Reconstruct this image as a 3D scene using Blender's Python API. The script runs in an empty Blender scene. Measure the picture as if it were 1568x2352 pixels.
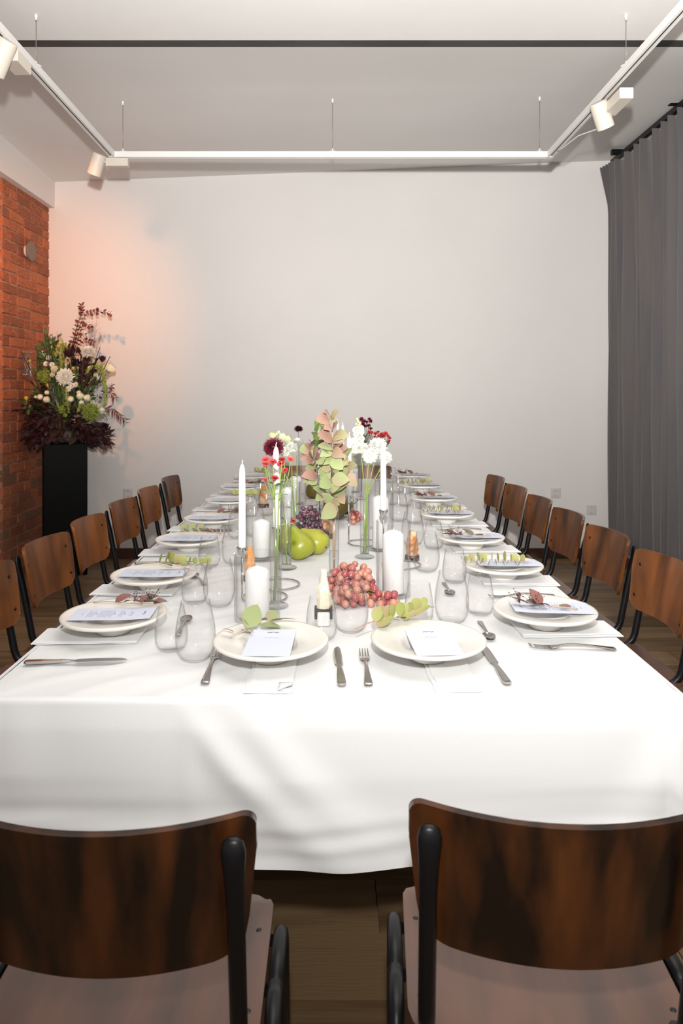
import bpy, math, random
from math import sin, cos, pi, radians, sqrt
from mathutils import Vector, Matrix, Euler

SC = bpy.context.scene
COL = SC.collection
RND = random.Random(7)

# ------------------------------------------------------------------ camera, world, lights
F_PX, CX, CY, CAM_Z = 1640.0, 760.0, 910.0, 1.36      # 25 mm-like lens, level camera with a vertical shift
cam_d = bpy.data.cameras.new('camera')
cam_d.sensor_fit = 'VERTICAL'
cam_d.sensor_height = 36.0
cam_d.lens = F_PX / 2352 * 36.0
cam_d.shift_x = (784 - CX) / 2352
cam_d.shift_y = -(1176 - CY) / 2352
cam_d.clip_start = 0.02
cam_d.dof.use_dof = True
cam_d.dof.focus_distance = 2.3
cam_d.dof.aperture_fstop = 7.0
cam = bpy.data.objects.new('camera', cam_d)
cam.location = (0, 0, CAM_Z)
cam.rotation_euler = (radians(90), 0, 0)
COL.objects.link(cam)
SC.camera = cam

SC.view_settings.view_transform = 'Standard'
SC.view_settings.look = 'None'
SC.view_settings.gamma = 1.0
SC.view_settings.exposure = 0.0
SC.view_settings.use_curve_mapping = False
SC.cycles.transparent_max_bounces = 64
SC.cycles.max_bounces = 10
SC.cycles.caustics_reflective = False
SC.cycles.caustics_refractive = False

w = bpy.data.worlds.new('world')
w.use_nodes = True
w.node_tree.nodes['Background'].inputs[0].default_value = (1.0, 0.94, 0.92, 1)
w.node_tree.nodes['Background'].inputs[1].default_value = 0.42
SC.world = w


def lamp(name, kind, loc, target, energy, color, radius=0.03, size=60, blend=0.5):
    d = bpy.data.lights.new(name, kind)
    d.energy = energy
    d.color = color
    d.shadow_soft_size = radius
    if kind == 'SPOT':
        d.spot_size = radians(size)
        d.spot_blend = blend
    o = bpy.data.objects.new(name, d)
    o.location = loc
    v = Vector(target) - Vector(loc)
    o.rotation_euler = v.to_track_quat('-Z', 'Y').to_euler()
    COL.objects.link(o)
    return o


# the photographer's flash, held about 30 cm above the lens, as a weak direct throw
lamp('camera_flash', 'SPOT', (0.0, -0.03, 1.67), (1.45, 6.0, 2.45), 215, (1.0, 0.99, 0.972), 0.035, 134, 1.0)
lamp('upward_fill_spot', 'SPOT', (0.0, -0.04, 1.69), (0.95, 4.2, 4.05), 780, (1.0, 0.985, 0.965), 0.035, 112, 1.0)  # stronger second spot, added at the flash to brighten ceiling and upper wall
# warm track spotlight that washes the brick pier and the flowers
lamp('warm_spot_lamp', 'SPOT', (-1.52, 3.22, 2.80), (-2.28, 5.65, 2.05), 175, (1.0, 0.37, 0.14), 0.04, 58, 1.0)


# ------------------------------------------------------------------ helpers
def TP(px, py, z=0.75):
    """point at height z whose direction from the camera was measured in the photograph"""
    d = (CAM_Z - z) * F_PX / (py - CY)
    return Vector(((px - CX) * d / F_PX, d, z))


def AT(px, py, d):
    return Vector(((px - CX) * d / F_PX, d, CAM_Z - (py - CY) * d / F_PX))


class G:
    """collects geometry for ONE mesh object"""
    def __init__(s):
        s.v = []
        s.f = []

    def add(s, vs, fs, m=None):
        o = len(s.v)
        if m is not None:
            vs = [m @ Vector(p) for p in vs]
        s.v += [tuple(p) for p in vs]
        s.f += [tuple(i + o for i in f) for f in fs]
        return s

    def box(s, a, b, m=None):
        (x0, y0, z0), (x1, y1, z1) = a, b
        vs = [(x0, y0, z0), (x1, y0, z0), (x1, y1, z0), (x0, y1, z0), (x0, y0, z1), (x1, y0, z1), (x1, y1, z1), (x0, y1, z1)]
        return s.add(vs, [(0, 3, 2, 1), (4, 5, 6, 7), (0, 1, 5, 4), (1, 2, 6, 5), (2, 3, 7, 6), (3, 0, 4, 7)], m)

    def bevbox(s, a, b, r, m=None):
        (x0, y0, z0), (x1, y1, z1) = a, b
        pr = [(0, r), (r, 0)]
        def ring(z, i):
            return [(x0 + i, y0 + i + 0 * r, z), (x1 - i, y0 + i, z), (x1 - i, y1 - i, z), (x0 + i, y1 - i, z)]
        def oct_ring(z, i):
            c = r
            return [(x0 + c, y0 + i, z), (x1 - c, y0 + i, z), (x1 - i, y0 + c, z), (x1 - i, y1 - c, z), (x1 - c, y1 - i, z), (x0 + c, y1 - i, z), (x0 + i, y1 - c, z), (x0 + i, y0 + c, z)]
        rs = [oct_ring(z0, r * .9), oct_ring(z0 + r, 0), oct_ring(z1 - r, 0), oct_ring(z1, r * .9)]
        vs = sum(rs, [])
        fs = []
        for k in range(3):
            for i in range(8):
                j = (i + 1) % 8
                fs.append((k * 8 + i, k * 8 + j, k * 8 + 8 + j, k * 8 + 8 + i))
        fs.append(tuple(range(7, -1, -1)))
        fs.append(tuple(range(24, 32)))
        return s.add(vs, fs, m)

    def lathe(s, prof, seg=24, m=None, close=False):
        vs, fs = [], []
        n = len(prof)
        idx = []
        for (r, z) in prof:
            if r < 1e-6:
                idx.append([len(vs)])
                vs.append((0, 0, z))
            else:
                idx.append(list(range(len(vs), len(vs) + seg)))
                vs += [(r * cos(2 * pi * k / seg), r * sin(2 * pi * k / seg), z) for k in range(seg)]
        rng = range(n) if close else range(n - 1)
        for a in rng:
            A, B = idx[a], idx[(a + 1) % n]
            for k in range(seg):
                j = (k + 1) % seg
                if len(A) == 1 and len(B) == 1:
                    continue
                if len(A) == 1:
                    fs.append((A[0], B[j], B[k]))
                elif len(B) == 1:
                    fs.append((A[k], A[j], B[0]))
                else:
                    fs.append((A[k], A[j], B[j], B[k]))
        return s.add(vs, fs, m)

    def tube(s, pts, rad, seg=8, m=None, flat=None, cap=True):
        pts = [Vector(p) for p in pts]
        n = len(pts)
        if not hasattr(rad, '__len__'):
            rad = [rad] * n
        vs, fs = [], []
        prev = None
        for i, p in enumerate(pts):
            t = (pts[min(i + 1, n - 1)] - pts[max(i - 1, 0)])
            t = t.normalized() if t.length > 1e-9 else Vector((0, 0, 1))
            if prev is None:
                u = t.cross(Vector((0, 0, 1)))
                if u.length < 1e-3:
                    u = Vector((1, 0, 0))
            else:
                u = prev - t * prev.dot(t)
            u.normalize()
            prev = u
            w_ = t.cross(u)
            fl = 1.0 if flat is None else flat[i]
            for k in range(seg):
                a = 2 * pi * k / seg
                vs.append(p + (u * cos(a) * 1.0 + w_ * sin(a) * fl) * rad[i])
        for i in range(n - 1):
            for k in range(seg):
                j = (k + 1) % seg
                fs.append((i * seg + k, i * seg + j, i * seg + seg + j, i * seg + seg + k))
        if cap:
            fs.append(tuple(range(seg - 1, -1, -1)))
            fs.append(tuple(range((n - 1) * seg, n * seg)))
        return s.add(vs, fs, m)

    def sphere(s, c, r, seg=10, rings=6, sc=(1, 1, 1), m=None):
        prof = [(r * sin(pi * i / rings) if 0 < i < rings else 0, -r * cos(pi * i / rings)) for i in range(rings + 1)]
        mm = Matrix.Translation(Vector(c)) @ Matrix.Diagonal((*sc, 1))
        if m is not None:
            mm = m @ mm
        return s.lathe(prof, seg, mm)

    def grid(s, fn, nu, nv, m=None, flip=False):
        vs = [fn(i / nu, j / nv) for j in range(nv + 1) for i in range(nu + 1)]
        fs = []
        for j in range(nv):
            for i in range(nu):
                a = j * (nu + 1) + i
                q = (a, a + 1, a + nu + 2, a + nu + 1)
                fs.append(q[::-1] if flip else q)
        return s.add(vs, fs, m)

    def ribbon(s, pts, wid, th, m=None):
        """solid strip along a path, wid across in the horizontal plane, th thick"""
        pts = [Vector(p) for p in pts]
        n = len(pts)
        vs, fs = [], []
        for i, p in enumerate(pts):
            t = pts[min(i + 1, n - 1)] - pts[max(i - 1, 0)]
            sd = Vector((-t.y, t.x, 0)).normalized()
            w_, h = wid[i] / 2, (th[i] if hasattr(th, '__len__') else th) / 2
            up = Vector((0, 0, 1))
            for a, b in ((-1, -.5), (-.7, -1), (.7, -1), (1, -.5), (1, .5), (.7, 1), (-.7, 1), (-1, .5)):
                vs.append(p + sd * a * w_ + up * b * h)
        for i in range(n - 1):
            for k in range(8):
                j = (k + 1) % 8
                fs.append((i * 8 + k, i * 8 + j, i * 8 + 8 + j, i * 8 + 8 + k))
        fs.append(tuple(range(7, -1, -1)))
        fs.append(tuple(range((n - 1) * 8, n * 8)))
        return s.add(vs, fs, m)

    def leaf(s, L, W, curl=0.15, fold=0.12, n=5, tip=1.0, m=None):
        """ovate leaf along +X, base at the origin"""
        vs, fs = [], []
        for i in range(n + 1):
            t = i / n
            w_ = W / 2 * (sin(pi * min(1, t ** .75)) ** .8 if 0 < t < 1 else 0)
            x, z = L * t, curl * L * (t - t * t) * 2 - curl * L * t * .3
            vs += [(x, -w_, z + fold * w_), (x, 0, z), (x, w_, z + fold * w_)]
        for i in range(n):
            for k in range(2):
                a = i * 3 + k
                fs.append((a, a + 1, a + 4, a + 3))
        return s.add(vs, fs, m)

    def mesh(s, name, mat, smooth=True, bevel=None):
        me = bpy.data.meshes.new(name)
        me.from_pydata(s.v, [], s.f)
        me.validate()
        if mat is not None:
            for q in (mat if isinstance(mat, (list, tuple)) else [mat]):
                me.materials.append(q)
        if smooth:
            me.polygons.foreach_set('use_smooth', [True] * len(me.polygons))
        me.update()
        return me

    def build(s, name, mat, parent=None, smooth=True, loc=None, auto=None):
        me = s.mesh(name, mat, smooth)
        if auto:
            me.set_sharp_from_angle(angle=radians(auto))
        return inst(name, me, parent, loc)


def inst(name, me, parent=None, loc=None, mtx=None):
    o = bpy.data.objects.new(name, me)
    COL.objects.link(o)
    if parent is not None:
        o.parent = parent
    if mtx is not None:
        o.matrix_basis = mtx
    elif loc is not None:
        o.location = loc
    return o


def tag(o, label=None, cat=None, group=None, kind=None):
    if label:
        o['label'] = label
    if cat:
        o['category'] = cat
    if group:
        o['group'] = group
    if kind:
        o['kind'] = kind
    return o


def thing(name, label, cat, loc=(0, 0, 0), rz=0.0, group=None):
    o = bpy.data.objects.new(name, None)
    o.empty_display_size = 0.05
    COL.objects.link(o)
    o.location = loc
    o.rotation_euler = (0, 0, rz)
    return tag(o, label, cat, group)


def clone(src, label, loc, rz=0.0):
    """a copy of a thing with copies of its parts and sub-parts, sharing mesh data"""
    r = src.copy()
    COL.objects.link(r)
    r.location = loc
    r.rotation_euler = (0, 0, rz)
    r['label'] = label
    for ch in list(src.children):
        c = ch.copy()
        COL.objects.link(c)
        c.parent = r
        for g in list(ch.children):
            d = g.copy()
            COL.objects.link(d)
            d.parent = c
    return r


def frame(p, d, roll=0.0, sc=1.0):
    """matrix that sends +X to direction d at point p, rolled about it"""
    x = Vector(d).normalized()
    up = Vector((0, 0, 1)) if abs(x.z) < .95 else Vector((0, 1, 0))
    y = up.cross(x).normalized()
    z = x.cross(y)
    m = Matrix((x, y, z)).transposed().to_4x4()
    return Matrix.Translation(Vector(p)) @ m @ Matrix.Rotation(roll, 4, 'X') @ Matrix.Scale(sc, 4)


def zframe(p, n, spin=0.0, sc=1.0):
    """matrix that sends +Z to direction n at point p"""
    q = Vector((0, 0, 1)).rotation_difference(Vector(n).normalized())
    return Matrix.Translation(Vector(p)) @ q.to_matrix().to_4x4() @ Matrix.Rotation(spin, 4, 'Z') @ Matrix.Scale(sc, 4)


def bez(p0, p1, p2, n=8):
    p0, p1, p2 = Vector(p0), Vector(p1), Vector(p2)
    return [p0 * (1 - t) ** 2 + p1 * 2 * t * (1 - t) + p2 * t * t for t in [i / n for i in range(n + 1)]]


# ------------------------------------------------------------------ materials
def nodes_of(name):
    m = bpy.data.materials.new(name)
    m.use_nodes = True
    nt = m.node_tree
    return m, nt, nt.nodes, nt.links, nt.nodes['Principled BSDF']


def mat(name, col, rough=0.5, metal=0.0, col2=None, scale=8.0, stretch=(1, 1, 1), contrast=(0.35, 0.65), bump=0.0,
        bscale=None, coat=0.0, sss=0.0, objrand=0.0, spec=0.5, detail=4, sheen=0.0):
    m, nt, N, L, b = nodes_of(name)
    b.inputs['Roughness'].default_value = rough
    b.inputs['Metallic'].default_value = metal
    b.inputs['Specular IOR Level'].default_value = spec
    b.inputs['Coat Weight'].default_value = coat
    b.inputs['Coat Roughness'].default_value = 0.12
    b.inputs['Base Color'].default_value = (*col, 1)
    if sheen:
        b.inputs['Sheen Weight'].default_value = sheen
    if sss:
        b.inputs['Subsurface Weight'].default_value = sss
        b.inputs['Subsurface Radius'].default_value = (0.02, 0.015, 0.01)
    tc = N.new('ShaderNodeTexCoord')
    mp = N.new('ShaderNodeMapping')
    mp.inputs['Scale'].default_value = stretch
    L.new(tc.outputs['Object'], mp.inputs[0])
    oi = N.new('ShaderNodeObjectInfo')
    if col2 is not None:
        nz = N.new('ShaderNodeTexNoise')
        nz.noise_dimensions = '4D'
        nz.inputs['Scale'].default_value = scale
        nz.inputs['Detail'].default_value = detail
        L.new(mp.outputs[0], nz.inputs['Vector'])
        ml = N.new('ShaderNodeMath')
        ml.operation = 'MULTIPLY'
        ml.inputs[1].default_value = 50
        L.new(oi.outputs['Random'], ml.inputs[0])
        L.new(ml.outputs[0], nz.inputs['W'])
        rp = N.new('ShaderNodeValToRGB')
        rp.color_ramp.elements[0].position = contrast[0]
        rp.color_ramp.elements[1].position = contrast[1]
        rp.color_ramp.elements[0].color = (*col, 1)
        rp.color_ramp.elements[1].color = (*col2, 1)
        if objrand:
            ad = N.new('ShaderNodeMath')
            ad.operation = 'MULTIPLY_ADD'
            ad.inputs[1].default_value = objrand
            sb = N.new('ShaderNodeMath')
            sb.operation = 'SUBTRACT'
            sb.inputs[1].default_value = 0.5
            L.new(oi.outputs['Random'], sb.inputs[0])
            L.new(sb.outputs[0], ad.inputs[0])
            L.new(nz.outputs['Fac'], ad.inputs[2])
            L.new(ad.outputs[0], rp.inputs[0])
        else:
            L.new(nz.outputs['Fac'], rp.inputs[0])
        L.new(rp.outputs[0], b.inputs['Base Color'])
    if bump:
        n2 = N.new('ShaderNodeTexNoise')
        n2.inputs['Scale'].default_value = bscale or scale * 4
        n2.inputs['Detail'].default_value = 5
        L.new(mp.outputs[0], n2.inputs['Vector'])
        bp = N.new('ShaderNodeBump')
        bp.inputs['Strength'].default_value = bump
        bp.inputs['Distance'].default_value = 0.01
        L.new(n2.outputs['Fac'], bp.inputs['Height'])
        L.new(bp.outputs[0], b.inputs['Normal'])
    return m


def glass(name, tint=(0.985, 0.99, 0.99), edge=(0.42, 0.44, 0.45), refl=1.0, pw=2.2):
    """clear glass: transmits straight through thin walls, darkens and reflects towards grazing angles"""
    m, nt, N, L, b = nodes_of(name)
    N.remove(b)
    out = N['Material Output']
    lw = N.new('ShaderNodeLayerWeight')
    lw.inputs[0].default_value = 0.5
    p1 = N.new('ShaderNodeMath')
    p1.operation = 'POWER'
    p1.inputs[1].default_value = pw
    L.new(lw.outputs['Facing'], p1.inputs[0])
    mx = N.new('ShaderNodeMix')
    mx.data_type = 'RGBA'
    mx.inputs['A'].default_value = (*tint, 1)
    mx.inputs['B'].default_value = (*edge, 1)
    L.new(p1.outputs[0], mx.inputs['Factor'])
    tr = N.new('ShaderNodeBsdfTransparent')
    L.new(mx.outputs['Result'], tr.inputs[0])
    gl = N.new('ShaderNodeBsdfGlossy')
    gl.inputs['Roughness'].default_value = 0.07
    p2 = N.new('ShaderNodeMath')
    p2.operation = 'POWER'
    p2.inputs[1].default_value = 4.0
    L.new(lw.outputs['Facing'], p2.inputs[0])
    ma = N.new('ShaderNodeMath')
    ma.operation = 'MULTIPLY_ADD'
    ma.inputs[1].default_value = 0.55 * refl
    ma.inputs[2].default_value = 0.035 * refl
    L.new(p2.outputs[0], ma.inputs[0])
    ms = N.new('ShaderNodeMixShader')
    L.new(ma.outputs[0], ms.inputs[0])
    L.new(tr.outputs[0], ms.inputs[1])
    L.new(gl.outputs[0], ms.inputs[2])
    L.new(ms.outputs[0], out.inputs['Surface'])
    return m


MT = {}
MT['plaster'] = mat('white_plaster', (0.80, 0.775, 0.75), 0.85, col2=(0.77, 0.745, 0.72), scale=1.2, bump=0.12, bscale=9)
MT['ceiling'] = mat('ceiling_plaster', (0.80, 0.78, 0.76), 0.88, col2=(0.76, 0.74, 0.72), scale=1.0, bump=0.10, bscale=7)
MT['beam'] = mat('dark_steel', (0.028, 0.026, 0.025), 0.55, col2=(0.05, 0.047, 0.045), scale=3, stretch=(1, 6, 6), bump=0.2, bscale=30)
MT['cloth'] = mat('white_linen', (0.80, 0.805, 0.80), 0.85, bump=0.03, bscale=220, sheen=0.2)
MT['napkin'] = mat('white_napkin_linen', (0.82, 0.82, 0.82), 0.9, bump=0.06, bscale=240)
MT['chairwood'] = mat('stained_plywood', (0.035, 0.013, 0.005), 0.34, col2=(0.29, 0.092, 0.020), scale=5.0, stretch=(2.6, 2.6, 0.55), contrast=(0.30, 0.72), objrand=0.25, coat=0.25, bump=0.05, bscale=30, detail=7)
MT['darkwood'] = mat('darker_plywood', (0.007, 0.003, 0.0015), 0.36, col2=(0.19, 0.055, 0.012), scale=6.0, stretch=(2.6, 2.6, 0.45), contrast=(0.42, 0.95), objrand=0.1, coat=0.2, bump=0.05, bscale=30, detail=7)
MT['seatwood'] = mat('worn_seat_plywood', (0.075, 0.045, 0.035), 0.36, col2=(0.15, 0.072, 0.048), scale=5.0, stretch=(3, 0.6, 3), coat=0.2, detail=6)
MT['blackmetal'] = mat('black_lacquered_steel', (0.005, 0.005, 0.006), 0.36, spec=0.3)
MT['screw'] = mat('dark_screw', (0.03, 0.028, 0.03), 0.3, metal=0.8)
MT['steel'] = mat('cutlery_steel', (0.50, 0.48, 0.47), 0.16, metal=1.0)
MT['chrome'] = mat('chrome', (0.62, 0.62, 0.63), 0.07, metal=1.0)
MT['wax'] = mat('white_wax', (0.90, 0.89, 0.87), 0.55, sss=0.0)
MT['wick'] = mat('wick', (0.75, 0.72, 0.66), 0.9)
MT['china'] = mat('cream_stoneware', (0.80, 0.775, 0.72), 0.22, coat=0.3, col2=(0.82, 0.80, 0.75), scale=3)
MT['paper'] = mat('menu_paper', (0.66, 0.695, 0.82), 0.9)
MT['ink'] = mat('grey_ink', (0.20, 0.20, 0.26), 0.9)
MT['whitemetal'] = mat('white_powder_coat', (0.80, 0.78, 0.75), 0.45)
MT['creammetal'] = mat('cream_powder_coat', (0.66, 0.60, 0.52), 0.45)
MT['darkslot'] = mat('black_slot', (0.02, 0.02, 0.02), 0.5)
MT['wire'] = mat('steel_wire', (0.30, 0.27, 0.26), 0.4, metal=0.5)
MT['curtain'] = mat('grey_curtain_fabric', (0.105, 0.098, 0.102), 0.95, col2=(0.130, 0.116, 0.112), scale=3, stretch=(4, 4, .4), bump=0.15, bscale=160, sheen=0.3)
MT['blackgloss'] = mat('black_gloss_lacquer', (0.003, 0.003, 0.003), 0.5, spec=0.10)
MT['brown'] = mat('brown_baseboard', (0.085, 0.035, 0.022), 0.5)
MT['plastic'] = mat('white_plastic', (0.66, 0.63, 0.60), 0.4)
MT['mortar'] = mat('lime_mortar', (0.50, 0.24, 0.14), 0.95, col2=(0.24, 0.12, 0.075), scale=12, bump=0.9, bscale=45)
MT['brick'] = mat('old_red_brick', (0.52, 0.165, 0.07), 0.9, col2=(0.28, 0.095, 0.05), scale=5, objrand=0.35, bump=0.5, bscale=40, detail=6)
MT['brickpale'] = mat('plaster_smeared_brick', (0.38, 0.135, 0.07), 0.95, col2=(0.24, 0.15, 0.10), scale=13, objrand=0.3, bump=0.8, bscale=40, detail=6)
MT['plank'] = mat('oiled_oak_plank', (0.13, 0.075, 0.034), 0.5, col2=(0.27, 0.17, 0.085), scale=3.0, stretch=(0.5, 6, 6), objrand=0.3, bump=0.12, bscale=22, detail=7)
MT['joint'] = mat('plank_joint', (0.30, 0.22, 0.12), 0.8)
MT['disc'] = mat('taupe_disc', (0.19, 0.145, 0.12), 0.55)
MT['glass'] = glass('clear_glass', tint=(0.995, 0.995, 0.995), edge=(0.55, 0.56, 0.57), pw=7.0)
MT['glassthick'] = glass('thick_clear_glass', tint=(0.992, 0.994, 0.994), edge=(0.64, 0.66, 0.67), refl=1.2, pw=6.0)
MT['glassbase'] = glass('glass_foot', tint=(0.975, 0.98, 0.98), edge=(0.7, 0.72, 0.73), refl=1.4, pw=4.0)
MT['water'] = glass('water', tint=(0.985, 0.99, 0.99), edge=(0.6, 0.62, 0.62), refl=1.0, pw=5.0)
MT['acrylic'] = glass('clear_acrylic', tint=(0.95, 0.93, 0.92), edge=(0.7, 0.7, 0.7), refl=2.0)
MT['stem'] = mat('green_stem', (0.22, 0.34, 0.05), 0.5, col2=(0.30, 0.42, 0.09), scale=20)
MT['stemdark'] = mat('dark_green_stem', (0.05, 0.09, 0.025), 0.55)
MT['stempink'] = mat('pinkish_twig', (0.50, 0.30, 0.20), 0.6, col2=(0.55, 0.45, 0.28), scale=12)
MT['twig'] = mat('dark_red_twig', (0.05, 0.02, 0.016), 0.6)
MT['leafgreen'] = mat('green_leaf', (0.06, 0.13, 0.03), 0.5, col2=(0.12, 0.22, 0.05), scale=12, objrand=0.5)
MT['leafbright'] = mat('bright_green_leaf', (0.17, 0.26, 0.06), 0.5, col2=(0.24, 0.34, 0.09), scale=12, objrand=0.5)
MT['euca'] = mat('eucalyptus_leaf', (0.30, 0.35, 0.15), 0.6, col2=(0.37, 0.26, 0.17), scale=9, contrast=(0.50, 0.70), objrand=0.35, sheen=.1)
MT['eucapink'] = mat('blush_eucalyptus_leaf', (0.31, 0.30, 0.15), 0.6, col2=(0.35, 0.205, 0.155), scale=9, contrast=(0.32, 0.60), objrand=0.35)
MT['sprigpale'] = mat('pale_sprig_leaf', (0.38, 0.40, 0.13), 0.55, col2=(0.46, 0.32, 0.20), scale=22, contrast=(0.5, 0.75), objrand=0.3)
MT['sprigdark'] = mat('dusky_sprig_leaf', (0.20, 0.17, 0.12), 0.55, col2=(0.24, 0.10, 0.085), scale=30, contrast=(0.4, 0.6), objrand=0.4)
MT['berry'] = mat('dark_red_berry', (0.10, 0.022, 0.03), 0.4)
MT['darkleaf'] = mat('burgundy_leaf', (0.018, 0.007, 0.007), 0.55, col2=(0.05, 0.013, 0.014), scale=10, objrand=0.5)
MT['copperleaf'] = mat('copper_leaf', (0.14, 0.035, 0.04), 0.5, col2=(0.25, 0.07, 0.05), scale=14, objrand=0.5)
MT['petalwhite'] = mat('white_petal', (0.80, 0.80, 0.72), 0.6, sss=0)
MT['petalcream'] = mat('cream_petal', (0.72, 0.70, 0.46), 0.6, col2=(0.78, 0.76, 0.58), scale=20)
MT['petalgreenish'] = mat('greenish_cream_petal', (0.58, 0.62, 0.32), 0.6, col2=(0.74, 0.74, 0.52), scale=20)
MT['petalred'] = mat('burgundy_petal', (0.105, 0.006, 0.016), 0.5, col2=(0.17, 0.012, 0.03), scale=30)
MT['petaldark'] = mat('near_black_red_petal', (0.055, 0.004, 0.012), 0.5, col2=(0.085, 0.008, 0.018), scale=30)
MT['petalcoral'] = mat('coral_red_petal', (0.50, 0.05, 0.05), 0.5, col2=(0.66, 0.24, 0.19), scale=70, contrast=(0.5, 0.72))
MT['petalmaroon'] = mat('maroon_button_petal', (0.33, 0.018, 0.028), 0.5, col2=(0.42, 0.04, 0.04), scale=60)
MT['limeflower'] = mat('lime_green_flower', (0.22, 0.30, 0.03), 0.6, col2=(0.34, 0.42, 0.08), scale=25)
MT['yellow'] = mat('yellow_bud', (0.62, 0.42, 0.06), 0.6)
MT['pear'] = mat('green_pear_skin', (0.28, 0.34, 0.02), 0.32, col2=(0.38, 0.36, 0.04), scale=14, contrast=(.4, .66), coat=0.15, bump=0.05, bscale=120)
MT['pearyellow'] = mat('yellow_pear_skin', (0.44, 0.43, 0.05), 0.35, col2=(0.38, 0.40, 0.025), scale=12, contrast=(.4, .7), coat=0.15, bump=0.05, bscale=120)
MT['peardark'] = mat('olive_pear_skin', (0.17, 0.155, 0.018), 0.4, col2=(0.23, 0.14, 0.03), scale=12, coat=0.1)
MT['grapered'] = mat('red_grape_skin', (0.40, 0.09, 0.10), 0.25, col2=(0.60, 0.28, 0.20), scale=30, objrand=0.7, coat=0.2)
MT['grapedark'] = mat('purple_grape_skin', (0.055, 0.035, 0.065), 0.3, col2=(0.20, 0.075, 0.105), scale=20, objrand=0.6, coat=0.15)
MT['grapeblack'] = mat('black_grape_skin', (0.018, 0.008, 0.012), 0.3, coat=0.2)
MT['amber'] = mat('mottled_amber_stone', (0.50, 0.17, 0.04), 0.35, col2=(0.72, 0.52, 0.32), scale=28, contrast=(.40, .60), bump=0.4, bscale=40)
MT['creamstone'] = mat('cream_wax_stone', (0.86, 0.62, 0.30), 0.4, col2=(0.88, 0.80, 0.62), scale=22, contrast=(.32, .5), bump=0.3, bscale=40)
MT['orangestone'] = mat('orange_wax_stone', (0.78, 0.33, 0.10), 0.4, col2=(0.85, 0.52, 0.26), scale=26, contrast=(.4, .6), bump=0.3, bscale=40)
MT['maroonbase'] = mat('maroon_base', (0.06, 0.010, 0.016), 0.3)
MT['whiteblock'] = mat('white_block', (0.86, 0.85, 0.82), 0.5)


# ================================================================== THE ROOM
XL, XR, YB = -2.32, 2.35, 6.0                     # bulkhead face, right wall, back wall
def struct(name, g, m, parent=None, smooth=False, auto=None):
    o = g.build(name, m, parent, smooth=smooth, auto=auto)
    if parent is None:
        o['kind'] = 'structure'
    return o

# floor: a dark sub-floor whose boards are objects of their own
floor = struct('floor', G().box((-3.0, -0.9, -0.08), (XR, YB, -0.012)), MT['joint'])
board = [G().bevbox((-.5, -.5, -.012), (.5, .5, 0), .0035).mesh('plank', MT['plank'], False) for _ in range(1)]
r = random.Random(3)
y = -0.79
while y < YB - .01:
    x = -3.0 + r.uniform(-1.2, 0)
    while x < XR:
        L = r.choice((1.4, 1.8, 2.1))
        a, b_ = max(x, -3.0), min(x + L, XR)
        if b_ - a > .05:
            o = G().box((a + .0012, y + .0012, -.03), (b_ - .0012, min(y + .199, YB) - .0012, r.uniform(-.0012, 0))).build('plank', MT['plank'], floor, smooth=False)
        x += L
    y += .2

# ceiling: a lower front field, a steel beam, and a slightly twisted rear field
g = G().box((XL, -0.9, 3.14), (XR, 3.57, 3.42))
g.box((XL, 3.57, 3.30), (XR, 3.64, 3.42))
nx, ny = 16, 40
def ceil_z(X, Y):
    t = max(0, min(1, (Y - 3.64) / (YB - 3.64)))
    rise = max(0, min(1, (Y - 3.64) / 1.1))
    return 3.14 + (.09 + .02 * t) * (rise * (2 - rise)) + .0386 * (X - .015) * t ** 1.3
g.grid(lambda u, v: (XL + (XR - XL) * u, 3.64 + (YB - 3.64) * v, ceil_z(XL + (XR - XL) * u, 3.64 + (YB - 3.64) * v)), nx, ny, flip=True)
g.box((XL, 3.64, 3.44), (XR, YB, 3.50))
ceiling = struct('ceiling', g, MT['ceiling'])
beam = struct('trim_1', G().box((XL, 3.572, 3.139), (XR, 3.638, 3.32)), MT['beam'])
tag(beam, 'dark steel beam set flush across the white ceiling')

struct('wall_back', G().box((-3.0, YB, -.05), (XR + .2, YB + .15, 3.55)), MT['plaster'])
struct('wall_right', G().box((XR, -0.9, -.05), (XR + .15, YB, 3.55)), MT['plaster'])
wl = struct('wall_left', G().box((-3.15, -0.9, -.05), (-3.0, YB, 3.55)), MT['plaster'])
struct('trim_2', G().box((-3.0, -0.9, 2.94), (XL, YB, 3.52)), MT['plaster'])         # white bulkhead over the brick pier
struct('baseboard_back', G().bevbox((-2.3, YB - .016, 0), (XR, YB, .085), .003), MT['brown'])
struct('baseboard_right', G().bevbox((XR - .016, 0, 0), (XR, YB - .02, .085), .003), MT['brown'])

# brick pier: every brick a part of the left wall
PX0, PX1, PY0, PY1 = -2.86, -2.37, 5.15, YB
inst('mortar_core', G().box((PX0, PY0 + .006, 0), (PX1 - .005, PY1, 2.945)).mesh('mortar_core', MT['mortar'], False), wl)
def brick_mesh(seed):
    q = random.Random(seed)
    j = lambda s=.035: q.uniform(-s, s)
    vs = []
    for (z, i) in ((-.5, 0), (.42, .0), (.5, .05)):
        for sx, sy in ((-1, -1), (1, -1), (1, 1), (-1, 1)):
            vs.append((sx * (.5 - i * .5) + j(.014), sy * (.5 - i) + j(.05), z + j(.025)))
    fs = [(0, 3, 2, 1)] + [(k * 4 + a, k * 4 + (a + 1) % 4, k * 4 + 4 + (a + 1) % 4, k * 4 + 4 + a) for k in range(2) for a in range(4)] + [(8, 9, 10, 11)]
    return vs, fs
bricks = {}
for kind in ('brick', 'brickpale'):
    bricks[kind] = []
    for s in range(6):
        g = G()
        g.add(*brick_mesh(s))
        bricks[kind].append(g.mesh('brick', MT[kind], False))
r = random.Random(11)
CH = .0785
nb = 0
course = 0
z = .002
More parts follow.
